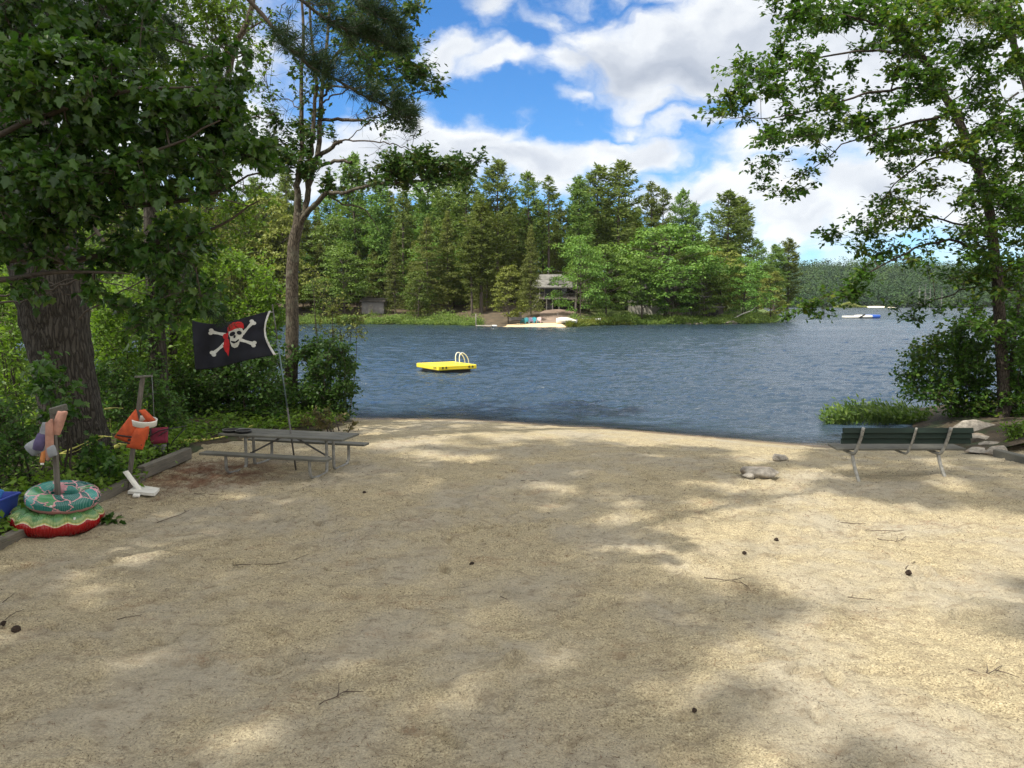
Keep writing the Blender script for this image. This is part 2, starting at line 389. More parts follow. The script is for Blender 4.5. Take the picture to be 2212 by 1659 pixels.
# ================================================================ the setting
def ground_mesh(name, xs, ys, zf, m, smooth=True):
    X, Y = np.meshgrid(xs, ys); Z = zf(X, Y); V = np.stack([X, Y, Z], -1).reshape(-1, 3)
    a, b = len(ys), len(xs); i, j = np.meshgrid(np.arange(a - 1), np.arange(b - 1), indexing='ij')
    F = np.stack([i * b + j, i * b + j + 1, (i + 1) * b + j + 1, (i + 1) * b + j], -1).reshape(-1, 4)
    return link(name, np_mesh(name, V, [F], m, smooth=smooth))

# sand: pale coarse grains, greyer where damp, red-brown needle duff in drifts, dark wet rim at the water
m, t, b, _ = mat('sand_grains'); co = obj_coord(t); M_SAND = m
big = t.noise(co, .55, 4, .6, .4); mid = t.noise(t.mapping(co, scale=(1, 1.6, 1)), 3.2, 5, .6); grain = t.noise(co, 55, 3, .7); gr2 = t.noise(co, 160, 2, .6)
c = t.ramp(grain, [(.30, (.075, .06, .038)), (.43, (.30, .25, .158)), (.58, (.44, .375, .238)), (.78, (.68, .60, .43))])
c = t.mix(t.smooth(big, .40, .66, 0, .7), c, (.335, .305, .245, 1))
c = t.mix(t.smooth(mid, .5, .72, 0, .6), c, (.20, .158, .105, 1))
gr3 = t.noise(t.mapping(co, scale=(.8, 1.4, 1)), 24, 4, .7)
c = t.mix(t.smooth(gr3, .57, .68, 0, .7), c, (.12, .10, .07, 1))
c = t.mix(t.smooth(gr2, .60, .70, 0, .85), c, (.10, .08, .055, 1))
st = t.noise(t.mapping(co, scale=(.7, 1.5, 1)), 9.5, 5, .68)
c = t.mix(t.smooth(st, .52, .70, 0, .5), c, (.15, .115, .075, 1))
duff = t.math('MULTIPLY', t.smooth(t.noise(t.mapping(co, scale=(.8, 1.5, 1)), 1.1, 6, .7), .55, .70), t.smooth(t.noise(co, 26, 4, .8), .40, .62))
c = t.mix(t.math('MULTIPLY', duff, .6), c, (.19, .10, .052, 1))
sp = t.node('ShaderNodeSeparateXYZ'); t.put(sp.inputs[0], co)
# needle duff under the pine beside the table
dx = t.math('MULTIPLY', t.math('ADD', sp.outputs[0], 6.0), .55); dy = t.math('MULTIPLY', t.math('ADD', sp.outputs[1], -14.6), .62)
rr = t.math('SQRT', t.math('ADD', t.math('MULTIPLY', dx, dx), t.math('MULTIPLY', dy, dy)))
pile = t.math('MULTIPLY', t.smooth(rr, 1.15, .25), t.smooth(t.math('ADD', t.noise(co, 2.1, 6, .7), t.math('MULTIPLY', grain, .25)), .5, .72))
c = t.mix(t.math('MULTIPLY', pile, .85), c, (.14, .058, .032, 1))
wet = t.smooth(t.math('ADD', sp.outputs[2], t.math('MULTIPLY', t.math('SUBTRACT', mid, .5), .10)), -.50, -.555)
wet = t.math('MULTIPLY', wet, t.smooth(sp.outputs[2], -.80, -.62))
c = t.mix(t.math('MULTIPLY', wet, .85), c, (.13, .088, .05, 1))
t.put(b.inputs['Base Color'], c)
t.put(b.inputs['Roughness'], t.math('MULTIPLY_ADD', wet, -.45, .92)); b.inputs['Specular IOR Level'].default_value = .2
bp = t.node('ShaderNodeBump'); bp.inputs['Strength'].default_value = 1.0; bp.inputs['Distance'].default_value = .028
t.put(bp.inputs['Height'], t.math('ADD', t.math('MULTIPLY', grain, .5), t.math('MULTIPLY', t.noise(t.mapping(co, scale=(1, 1.3, 1)), 14, 6, .7), 1.3))); t.put(b.inputs['Normal'], bp.outputs[0])
xs = np.concatenate([[-900, -400, -150, -80, -50, -32, -22, -16, -12, -10], np.arange(-8, 12.5, .035), np.arange(12.5, 15, .1), [15.5, 16, 17, 19, 22, 27, 34, 45, 70, 120, 300, 900]])
ys = [-900, -300, -80, -30, -12, -4, 0, 2, 3.5, 4.4]; y = 4.7
while y < 27: ys.append(y); y += .028 + .0022 * (y - 4)
ys = np.concatenate([ys, [27, 28, 30, 33, 38, 45, 60]])
def sand_z(X, Y):
    Z = gz(X, Y, True)
    for q in PRINTS:
        i0, i1 = np.searchsorted(ys, [q[1] - .3, q[1] + .3]); j0, j1 = np.searchsorted(xs, [q[0] - .3, q[0] + .3])
        if i1 > i0 and j1 > j0: print_z(X[i0:i1, j0:j1], Y[i0:i1, j0:j1], Z[i0:i1, j0:j1], q)
    return Z
props(ground_mesh('sand', xs, ys, sand_z, M_SAND), kind='structure')

# forest floor on the left bank, behind the timber edging
m, t, b, _ = mat('leaf_mould'); co = obj_coord(t); M_FLOOR = m
c = t.ramp(t.noise(co, 7, 8, .75), [(.3, (.018, .014, .009)), (.5, (.05, .036, .02)), (.7, (.10, .07, .04))])
c = t.mix(t.smooth(t.noise(co, 1.1, 4), .5, .65, 0, .75), c, (.03, .05, .014, 1))
t.put(b.inputs['Base Color'], c); b.inputs['Roughness'].default_value = .95
bp = t.node('ShaderNodeBump'); bp.inputs['Distance'].default_value = .04; t.put(bp.inputs['Height'], t.noise(co, 12, 8, .75)); t.put(b.inputs['Normal'], bp.outputs[0])
_EX = [(-30, -6.95), (9, -6.95), (14, -6.98), (15.6, -6.95), (17.5, -7.0), (19.5, -6.1), (21.5, -4.9), (24, -5.0), (27, -6.2), (40, -7)]
edge_x = lambda y: np.interp(y, [p[0] for p in _EX], [p[1] for p in _EX])
ys2 = np.concatenate([np.arange(-30, 8, 2.0), np.arange(8, 29, .2), [30, 34]]); us = np.concatenate([[0, .02, .12, .3, .6], np.arange(1, 8, .5), [9, 12, 18, 30, 80, 250]])
U, Y = np.meshgrid(us, ys2); X = edge_x(Y) - U - .10 * np.where(Y > 15.5, vnoise(Y * 3, Y * 0, 2) - .2, 0) * 3
Z = gz(X, Y) + np.clip(U / .12, 0, 1) * .03 + .12 * np.clip(U / 1.5, 0, 1) + .22 * (vnoise(X * .9, Y * .9, 4)) * np.clip(U / 2, 0, 1) - .05 * (U < .01)
V = np.stack([X, Y, Z], -1).reshape(-1, 3); a, b_ = len(ys2), len(us); i, j = np.meshgrid(np.arange(a - 1), np.arange(b_ - 1), indexing='ij')
F = np.stack([i * b_ + j, (i + 1) * b_ + j, (i + 1) * b_ + j + 1, i * b_ + j + 1], -1).reshape(-1, 4)
props(link('forest_floor', np_mesh('forest_floor', V, [F], M_FLOOR, smooth=True)), kind='structure')
# dark soil bank under the trees on the right
def right_z(X, Y):
    e = np.clip((X - (11.6 + .35 * vnoise(Y * 1.3, X * 0, 8) + .12 * (Y - 20) * (Y < 20))) / 1.2, -1, 1)
    return gz(X, Y) + np.where(e < 0, -.12, .16 * e + .25 * np.clip((X - 13) / 4, 0, 1) + .1 * vnoise(X * 1.2, Y * 1.2, 9))
props(ground_mesh('soil', np.concatenate([np.arange(10.8, 18, .2), [19, 22, 30, 60]]), np.arange(18.2, 29, .2), right_z, M_FLOOR), kind='structure')

_PX = [(-2600, 702), (-900, 702), (300, 701), (700, 700), (900, 701), (1000, 703), (1060, 706), (1220, 706.5), (1290, 703), (1400, 701), (1560, 700), (1636, 699), (1668, 696), (1690, 688), (1700, 676)]
SH = [on_z(X, Y, WATER_Z) for X, Y in _PX]
# lake: one sheet; real wind waves as far as the mesh can carry them, finer ripple in the shading
m, t, b, out = mat('lake_water'); co = obj_coord(t); M_WATER = m; t.n.remove(b)
b1 = t.node('ShaderNodeBump'); b1.inputs['Strength'].default_value = 1.0; b1.inputs['Distance'].default_value = .20
patch = t.smooth(t.noise(t.mapping(co, scale=(.04, .10, 1)), 1.0, 4), .35, .65, .55, 1.2)
calm = t.node('ShaderNodeAttribute', attribute_name='calm').outputs['Fac']
t.put(b1.inputs['Height'], t.math('MULTIPLY', t.math('MULTIPLY', patch, calm), t.noise(t.mapping(co, rot=(0, 0, rad(14)), scale=(.75, 1.5, 1)), 1.1, 6, .62, .3)))
b2 = t.node('ShaderNodeBump'); b2.inputs['Strength'].default_value = .9; b2.inputs['Distance'].default_value = .045
t.put(b2.inputs['Height'], t.noise(t.mapping(co, rot=(0, 0, rad(-9)), scale=(.6, 1.6, 1)), 3.6, 5, .62)); t.l.new(b1.outputs[0], b2.inputs['Normal'])
fr = t.node('ShaderNodeFresnel'); fr.inputs[0].default_value = 1.38; t.l.new(b2.outputs[0], fr.inputs[1])
gl = t.node('ShaderNodeBsdfGlossy'); gl.inputs['Roughness'].default_value = .10; t.l.new(b2.outputs[0], gl.inputs['Normal'])
deep = t.node('ShaderNodeBsdfDiffuse'); deep.inputs[0].default_value = (.027, .049, .076, 1); shallow = t.node('ShaderNodeBsdfTransparent'); shallow.inputs[0].default_value = (.96, .90, .80, 1)
at_ = t.node('ShaderNodeAttribute', attribute_name='depth'); m1 = t.node('ShaderNodeMixShader'); t.put(m1.inputs[0], t.smooth(at_.outputs['Fac'], 0.0, .30, 0.10, 1.0)); t.l.new(shallow.outputs[0], m1.inputs[1]); t.l.new(deep.outputs[0], m1.inputs[2])
m2 = t.node('ShaderNodeMixShader'); t.l.new(fr.outputs[0], m2.inputs[0]); t.l.new(m1.outputs[0], m2.inputs[1]); t.l.new(gl.outputs[0], m2.inputs[2]); t.l.new(m2.outputs[0], out.inputs[0])
ds = [16.0]
while ds[-1] < 190: ds.append(ds[-1] * 1.0030 + .002)
ds = np.array(ds + [200, 230, 280, 350, 450, 600, 800, 1000, 1300, 1800, 2600])
th = np.concatenate([[-1.5, -1.35, -1.2, -1.05, -.9], np.linspace(-.78, .78, 560), [.9, 1.05, 1.2, 1.35, 1.5]])
D, T = np.meshgrid(ds, th, indexing='ij'); X = D * np.tan(T); X = np.clip(X, -3000, 3000); Y = D.copy()
sp_y = np.gradient(ds)[:, None] + 0 * X; sp_x = np.abs(np.gradient(X, axis=1)); Z = np.zeros_like(X); rw = np.random.default_rng(3)
for wl, amp, num in ((5.5, .014, 3), (2.6, .015, 5), (1.5, .016, 6), (.9, .013, 7), (.55, .009, 7), (.33, .005, 7)):
    for _ in range(num):
        a = rad(-97) + rw.normal(0, .42); k = 2 * np.pi / (wl * rw.uniform(.8, 1.25)); ph = rw.uniform(0, 6.28)
        s_ = np.sin(k * (X * math.cos(a) + Y * math.sin(a)) + ph + 1.3 * vnoise(X * .25 / wl, Y * .25 / wl, int(wl * 10)))
        Z += amp * (s_ + .35 * np.cos(2 * np.arcsin(np.clip(s_, -1, 1)))) * np.clip(1.7 - 4.2 * np.maximum(sp_y, sp_x * .5) / wl, 0, 1) / math.sqrt(num) * 1.9
Z *= np.clip((Y - shore_y(X)) / 6, .12, 1)
V = np.stack([X, Y, Z + WATER_Z], -1).reshape(-1, 3); a, b_ = X.shape; i, j = np.meshgrid(np.arange(a - 1), np.arange(b_ - 1), indexing='ij')
F = np.stack([i * b_ + j, i * b_ + j + 1, (i + 1) * b_ + j + 1, (i + 1) * b_ + j], -1).reshape(-1, 4)
me = np_mesh('lake_water', V, [F], M_WATER, smooth=True); at_ = me.attributes.new('depth', 'FLOAT', 'POINT'); at_.data.foreach_set('value', np.where(Y < 60, WATER_Z - gz(X, Y), 4.0).astype(np.float32).ravel())
at_ = me.attributes.new('calm', 'FLOAT', 'POINT'); at_.data.foreach_set('value', np.where(X < 62, np.clip((np.interp(X, [p.x for p in SH], [p.y for p in SH]) - Y) / 30, .06, 1), 1.0).astype(np.float32).ravel())
props(link('lake_water', me), kind='structure')

# opposite shore: bank and wooded rise
def bank_h(off): return np.interp(off, [-4, 0, 1, 4, 10, 21, 40, 90, 200], [-1.2, -.08, .3, .85, 1.7, 3.0, 4.6, 7, 12])
def opp_shore_y(x): return np.interp(x, [p.x for p in SH], [p.y for p in SH])
def oz(x, y):
    off = np.asarray(y) - opp_shore_y(x)
    # the beach and the track up to the cabin are scraped flatter
    bx = np.exp(-((np.asarray(x) - 2.5) / 6.0) ** 2)
    return WATER_Z + bank_h(off) * (1 - .55 * bx * np.exp(-np.clip(off, 0, 99) / 9.0)) + .35 * (vnoise(np.asarray(x) * .22, np.asarray(y) * .22, 12) - .5) * np.clip(off / 5, 0, 1)
m, t, b, _ = mat('shore_soil'); co = obj_coord(t); M_SHORE = m; sp = t.node('ShaderNodeSeparateXYZ'); t.put(sp.inputs[0], co)
c = t.ramp(t.noise(co, .9, 7, .7), [(.32, (.035, .028, .016)), (.5, (.075, .055, .032)), (.68, (.12, .085, .05))])
gr = t.smooth(t.math('ADD', sp.outputs[0], t.math('MULTIPLY', t.noise(co, .25, 4), 8)), 17, 22)
c = t.mix(gr, c, t.ramp(t.noise(co, 1.5, 5), [(.3, (.06, .10, .02)), (.7, (.16, .22, .05))]))
t.put(b.inputs['Base Color'], c); b.inputs['Roughness'].default_value = .95
xs = np.concatenate([np.arange(-400, -90, 20), np.arange(-90, 76, .8)]); offs = np.concatenate([[-4, -1, -.3, 0, .3, .7], np.arange(1, 30, .9), [32, 40, 55, 80, 120, 200]])
Xg, O = np.meshgrid(xs, offs); Yg = opp_shore_y(Xg) + O + .5 * (vnoise(Xg * .3, Xg * 0, 1) - .5) * np.clip(1 - abs(O) / 3, 0, 1)
V = np.stack([Xg, Yg, oz(Xg, Yg)], -1).reshape(-1, 3); a, b_ = Xg.shape; i, j = np.meshgrid(np.arange(a - 1), np.arange(b_ - 1), indexing='ij')
F = np.stack([i * b_ + j, i * b_ + j + 1, (i + 1) * b_ + j + 1, (i + 1) * b_ + j], -1).reshape(-1, 4)
props(link('shore_bank', np_mesh('shore_bank', V, [F], M_SHORE, smooth=True)), kind='structure')
# a strip of sand beach with a dirt track running up to the cabin
def patch(name, xf, y0, y1, n, m, dz):
    P = []
    for k in range(n):
        f = k / (n - 1); off = y0 + (y1 - y0) * f; x0, x1 = xf(f); row = []
        for q in range(14):
            x = x0 + (x1 - x0) * q / 13; yv = float(opp_shore_y(x)) + off; row.append((x, yv, float(oz(x, yv)) + dz))
        P.append(row)
    return props(MB().sheet(P).build(name, m), kind='structure')
M_BEACH = plain('far_sand', (.62, .47, .27), .9, .16, .8); M_TRACK = plain('dirt_track', (.21, .155, .12), .9, .3, .6)
patch('far_beach', lambda f: (-1.8 + 2.5 * f + .4 * math.sin(9 * f), 9.3 - 1.2 * f), -.15, 3.6, 8, M_BEACH, .07)
patch('dirt_track', lambda f: (4.2 + 2.0 * f + .3 * math.sin(7 * f), 9.0 + 5.5 * f), 3.2, 19, 12, M_TRACK, .12)

# far end of the lake: wooded hills, one terrain
def hill_z(x, y):
    r = np.clip((y - 905 - .05 * (x - 300)) / 480, 0, 1); crest = 28 + 34 * vnoise(x * .009, x * 0, 21) + 8 * vnoise(x * .03, x * 0, 23) + 20 * np.exp(-((x - 760) / 260.0) ** 2)
    return WATER_Z - .5 + r ** .85 * crest + 6 * (vnoise(x * .012, y * .012, 22) - .5) * r + 2.2 * np.clip((y - 900) / 30, 0, 1)
M_HILL = plain('hill_soil', (.035, .045, .022), .95, .3, .03)
props(ground_mesh('far_hills', np.arange(-900, 1500, 25.0), np.concatenate([np.arange(895, 1420, 20.0), [1500, 1700, 2200]]), hill_z, M_HILL), kind='structure')
# ================================================================ foliage
RNG = np.random.default_rng(11)
def nrm(v): return v / (np.linalg.norm(v, axis=-1, keepdims=True) + 1e-12)
T_SIMPLE = (np.array([[0, 0, 0], [.42, .30, .05], [1, 0, -.04], [.42, -.30, .05]]), np.array([[0, 1, 2], [0, 2, 3]]))
T_LONG = (np.array([[0, 0, 0], [.5, .085, 0], [1, 0, 0], [.5, -.085, 0]]), np.array([[0, 1, 2], [0, 2, 3]]))
T_BLADE = (np.array([[0, .05, 0], [0, -.05, 0], [.5, 0, .03], [1, 0, -.05]]), np.array([[0, 1, 2], [0, 2, 3], [1, 3, 2]]))
_mo = [(0, 0), (.10, .34), (.30, .26), (.60, .42), (.62, .24), (.80, .17), (1, 0), (.80, -.17), (.62, -.24), (.60, -.42), (.30, -.26), (.10, -.34)]
T_MAPLE = (np.array([[.35, 0, -.07]] + [[x, y, .34 * abs(y) - .30 * x * x] for x, y in _mo]), np.array([[0, 1 + i, 1 + (i + 1) % 12] for i in range(12)]))
_ok = [(0, 0), (.3, .22), (.38, .13), (.62, .34), (.66, .17), (1, 0), (.66, -.17), (.62, -.34), (.38, -.13), (.3, -.22)]
T_OAK = (np.array([[.4, 0, -.03]] + [[x, y, .12 * abs(y)] for x, y in _ok]), np.array([[0, 1 + i, 1 + (i + 1) % 10] for i in range(10)]))
def leaves(pos, axis, normal, size, tpl):
    T, TF = tpl; n = nrm(normal); a = nrm(axis - n * (axis * n).sum(1, keepdims=True)); s = np.cross(n, a); L = size[:, None, None]
    V = pos[:, None] + L * (a[:, None] * T[None, :, 0:1] + s[:, None] * T[None, :, 1:2] + n[:, None] * T[None, :, 2:3])
    F = TF[None] + (np.arange(len(pos)) * len(T))[:, None, None]
    return V.reshape(-1, 3), F.reshape(-1, TF.shape[1])
class Arr:
    def __init__(s): s.V = []; s.F3 = []; s.F4 = []; s.n = 0; s.m3 = []; s.m4 = []
    def add(s, V, F, m=0):
        F = np.asarray(F) + s.n; s.V.append(np.asarray(V)); s.n += len(V)
        (s.F4 if F.shape[1] == 4 else s.F3).append((F, m)); return s
    def mesh(s, name, mats, off=(0, 0, 0), smooth=False):
        parts = s.F4 + s.F3
        return np_mesh(name, np.concatenate(s.V) - np.asarray(off), [p[0] for p in parts], mats, [p[1] for p in parts], smooth)

class Tree:
    """a tree or shrub at world coordinates: limbs first, then leaf clumps, each tied to the nearest limb by a branch"""
    def __init__(s, seed, tpl, L, spread=.55, droop=.35, jit=.10):
        s.w = Arr(); s.c = Arr(); s.sk = []; s.r = np.random.default_rng(seed); s.tpl = tpl; s.L = L; s.spread = spread; s.droop = droop; s.jit = jit
    def limb(s, pts, r0, r1, n=8, wob=.0, m=4, crown=False):
        P = smooth_path([tuple(p) for p in pts], m)
        if wob: P[1:] += s.r.normal(0, wob, P[1:].shape)
        R = np.linspace(r0, r1, len(P)); V, F = tube_arrays(P, R, n); (s.c if crown else s.w).add(V, F, 0)
        s.sk += [(p, r) for p, r in zip(P, R)]; return P
    def leafs(s, p0, p1, num):
        """leaves along many twigs at once: p0, p1 are (N,3)"""
        N = len(p0); u = s.r.uniform(.2, 1.08, (N, num, 1)); d = nrm(p1 - p0)
        pos = p0[:, None] + (p1 - p0)[:, None] * u + s.r.normal(0, s.jit, (N, num, 3)) * np.linalg.norm(p1 - p0, axis=1)[:, None, None]
        ax = .5 * d[:, None] + s.r.normal(0, .65, (N, num, 3)) - np.array([0, 0, s.droop]); nm = np.array([0, 0, 1.0]) + s.r.normal(0, s.spread, (N, num, 3))
        V, F = leaves(pos.reshape(-1, 3), ax.reshape(-1, 3), nm.reshape(-1, 3), s.L * s.r.uniform(.5, 1.3, N * num), s.tpl); s.c.add(V, F, 1)
    def clump(s, c, r, ntw=12, nl=9, bare=0, up=.25, branch=True, rmax=.05):
        c = np.asarray(c, float); r = np.broadcast_to(np.asarray(r, float), (3,))
        if branch:
            S = np.array([p for p, _ in s.sk]); dd = np.linalg.norm(S - c, axis=1) + .5 * np.maximum(0, S[:, 2] - c[2]); k = int(dd.argmin()); a = S[k]; ra = s.sk[k][1]
            L = np.linalg.norm(c - a)
            if L > .25:
                mid = (a + c) / 2 + s.r.normal(0, .09 * L, 3) + np.array([0, 0, up * .3 * L])
                P = smooth_path([a, mid, c], 4); R = np.linspace(min(ra * .7, .008 + .014 * L, rmax), .005, len(P)); V, F = tube_arrays(P, R, 5); s.c.add(V, F, 0)
                s.sk += [(p, q) for p, q in zip(P[3:], R[3:])]; root = P[len(P) // 2:]
            else: root = np.array([a, c])
        else: root = np.array([c, c])
        st = root[s.r.integers(0, len(root), ntw)] + s.r.normal(0, .12, (ntw, 3)) * r
        v = nrm(s.r.normal(0, 1, (ntw, 3))); en = c + v * r * s.r.uniform(.45, 1.1, (ntw, 1)) ; en[:, 2] += .1 * r[2]
        for p, q in zip(st, en):
            mid = (p + q) / 2 + s.r.normal(0, .06, 3) * r; V, F = tube_arrays(np.array([p, mid, q]), [.006, .0045, .0025], 3); s.c.add(V, F, 0)
        if nl: s.leafs(st, en, nl)
        for _ in range(bare):
            p = root[-1]; q = c + nrm(s.r.normal(0, 1, 3)) * r * 1.3; V, F = tube_arrays(np.array([p, (p + q) / 2 + s.r.normal(0, .1, 3) * r, q]), [.006, .004, .002], 3); s.c.add(V, F, 0)
    def finish(s, name, label, cat, base, bark_m, leaf_m, group=None, trunk='trunk', crown='crown', twig_m=None):
        root = thing(name, label, cat, tuple(base), group)
        if s.w.n: link(trunk, s.w.mesh(trunk, bark_m, base, True), root)
        if s.c.n: link(crown, s.c.mesh(crown, [twig_m or M_TWIG, leaf_m], base), root)
        return root
def in_poly(x, y, P):
    c = False; j = len(P) - 1
    for i in range(len(P)):
        if (P[i][1] > y) != (P[j][1] > y) and x < (P[j][0] - P[i][0]) * (y - P[i][1]) / (P[j][1] - P[i][1]) + P[i][0]: c = not c
        j = i
    return c
def poly_pts(P, n, r, mind=0):
    xs = [p[0] for p in P]; ys = [p[1] for p in P]; out = []; tries = 0
    while len(out) < n and tries < n * 200:
        tries += 1; x = r.uniform(min(xs), max(xs)); y = r.uniform(min(ys), max(ys))
        if in_poly(x, y, P) and all((x - a) ** 2 + (y - b) ** 2 > mind * mind for a, b in out): out.append((x, y))
    return out
D3 = lambda L, d: [at(x, y, d) for x, y in L]

# ---------------------------------------------------------------- the shore tree in the middle, several stems, thin crown
def big_shore_tree():
    d = 24.0; b = ground(628, 906); T = Tree(21, T_OAK, .17, .6, .3, .10)
    tr = [b + Vector((0, 0, -.3)), b + Vector((0.02, 0, .5))] + D3([(629, 800), (631, 700), (631, 600), (634, 530), (643, 491), (646, 462)], d)
    T.limb(tr, .235, .165, 12, .008)
    T.limb([at(640, 505, d), at(644, 455, d), at(643, 400, d), at(648, 360, d), at(654, 310, d + .2), at(650, 200, d + .3), at(655, 93, d + .4), at(650, -40, d + .5)], .125, .035, 9, .012)
    T.limb([at(645, 490, d), at(662, 443, d), at(666, 396, d), at(671, 340, d), at(676, 300, d - .2), at(681, 226, d - .2), at(684, 170, d - .4), at(672, 60, d - .6), at(664, -60, d - .6)], .105, .03, 8, .015)
    T.limb([at(666, 400, d), at(680, 352, d + .1), at(690, 320, d + .2), at(691, 254, d + .3), at(696, 183, d + .4), at(702, 125, d + .4), at(712, 20, d + .6), at(716, -90, d + .6)], .10, .035, 8, .012)
    T.limb([at(646, 486, d), at(661, 462, d - .2), at(680, 443, d - .6), at(706, 415, d - 1.0)], .10, .07, 8, .01)
    T.limb([at(706, 415, d - 1.0), at(734, 417, d - 1.3), at(766, 410, d - 1.6), at(814, 398, d - 2.0), at(864, 393, d - 2.3), at(930, 385, d - 2.6), at(1000, 368, d - 2.8), at(1046, 344, d - 3)], .062, .012, 7, .02)
    T.limb([at(704, 418, d - 1), at(740, 440, d - .8), at(790, 455, d - .6), at(820, 500, d - .4)], .035, .012, 5, .03)
    T.limb([at(684, 340, d), at(710, 322, d - .3), at(738, 304, d - .5)], .075, .055, 7, .015)
    T.limb([at(738, 305, d - .5), at(752, 302, d - .6), at(800, 306, d - .8), at(840, 310, d - 1), at(875, 318, d - 1), at(904, 331, d - 1)], .03, .010, 5, .02)
    T.limb([at(752, 302, d - .6), at(790, 272, d - .8), at(830, 245, d - 1), at(865, 235, d - 1.1)], .018, .006, 4, .03)
    T.limb([at(692, 358, d), at(715, 350, d - .3), at(738, 347, d - .5), at(760, 351, d - .6)], .06, .045, 7, .015)
    T.limb([at(694, 259, d + .3), at(740, 259, d), at(786, 260, d - .2)], .055, .045, 6, .012)
    T.limb([at(786, 260, d - .2), at(830, 252, d - .3), at(868, 246, d - .5), at(905, 225, d - .6)], .022, .006, 4, .03)
    T.limb([at(698, 208, d + .3), at(715, 187, d), at(752, 188, d - .4), at(800, 195, d - .8), at(838, 210, d - 1), at(899, 200, d - 1.2), at(955, 190, d - 1.4)], .04, .010, 5, .02)
    T.limb([at(698, 222, d + .3), at(720, 206, d), at(756, 190, d - .1), at(790, 150, d - .3), at(800, 120, d - .4)], .03, .012, 5, .02)
    T.limb([at(702, 160, d + .4), at(718, 130, d), at(750, 90, d - .4), at(790, 40, d - .8), at(820, -40, d - 1)], .055, .02, 6, .02)
    T.limb([at(652, 240, d + .3), at(620, 215, d + .6), at(580, 200, d + .9), at(545, 205, d + 1)], .022, .006, 4, .03)
    T.limb([at(655, 330, d), at(620, 310, d + .3), at(585, 300, d + .6), at(545, 310, d + .8)], .022, .006, 4, .03)
    T.limb([at(654, 120, d + .3), at(625, 95, d + .5), at(590, 85, d + .8)], .02, .006, 4, .03)
    r = T.r
    def fill(P, n, rad_, ntw, nl, dd, bare=0, mind=0):
        for x, y in poly_pts(P, n, r, mind): T.clump(at(x, y, d + r.uniform(*dd)), rad_ * r.uniform(.7, 1.25), ntw, nl, bare)
    fill([(745, 70), (800, 40), (880, 60), (940, 175), (880, 185), (830, 180), (780, 170), (740, 120)], 36, .62, 10, 10, (-2, 1.2), 1)
    fill([(700, -60), (760, -60), (800, 30), (740, 110), (690, 90)], 14, .62, 10, 8, (-1.5, 1.5))
    fill([(850, 2), (900, 0), (905, 20), (870, 45), (850, 40)], 6, .4, 8, 8, (-1.5, -.5))
    fill([(905, 190), (960, 182), (962, 200), (910, 205)], 4, .3, 5, 6, (-1.6, -1.2), 2)
    fill([(790, 245), (830, 235), (905, 212), (915, 235), (870, 255), (820, 280), (790, 262)], 9, .38, 7, 7, (-1.2, -.2), 3)
    fill([(800, 285), (850, 265), (910, 262), (915, 285), (850, 300)], 4, .32, 4, 5, (-1, -.4), 3)
    fill([(640, 100), (700, 95), (740, 150), (700, 230), (640, 220), (620, 150)], 14, .45, 6, 6, (-.6, 1))
    fill([(510, 40), (600, 20), (640, 60), (640, 180), (560, 250), (510, 210)], 20, .5, 6, 6, (.2, 1.6), 1)
    fill([(510, 220), (620, 220), (650, 300), (600, 330), (500, 330)], 18, .5, 7, 7, (-.2, 1.2), 1)
    fill([(630, 255), (690, 240), (740, 262), (730, 290), (640, 300)], 9, .42, 8, 8, (-.6, .6))
    fill([(600, 320), (650, 300), (690, 330), (690, 385), (640, 400), (600, 375)], 16, .42, 9, 9, (-.6, .5))
    fill([(690, 375), (760, 370), (800, 400), (760, 425), (690, 410)], 10, .42, 8, 8, (-1.2, 0))
    fill([(790, 350), (850, 335), (900, 335), (950, 325), (955, 345), (930, 385), (860, 405), (800, 405)], 27, .46, 10, 10, (-3, -1.4))
    fill([(940, 350), (980, 345), (1035, 342), (1030, 365), (985, 395), (930, 395)], 13, .42, 9, 9, (-3.2, -2.2))
    for x, y, dd in ((830, 225, -1), (860, 240, -1), (800, 235, -.6), (770, 245, -.4), (850, 200, -1), (890, 230, -1), (820, 320, -1), (880, 305, -1), (620, 240, .8), (570, 160, .8)):
        T.clump(at(x, y, d + dd), .55, 3, 0, 7)
    T.finish('shore_tree', 'slender grey-barked tree with several stems and a thin crown, behind the picnic table', 'tree', b, M_BARK_OAK, M_LEAF_OAK)
    # a twisted clump of suckers and dead leaves at its foot is part of the shrub beside it
big_shore_tree()

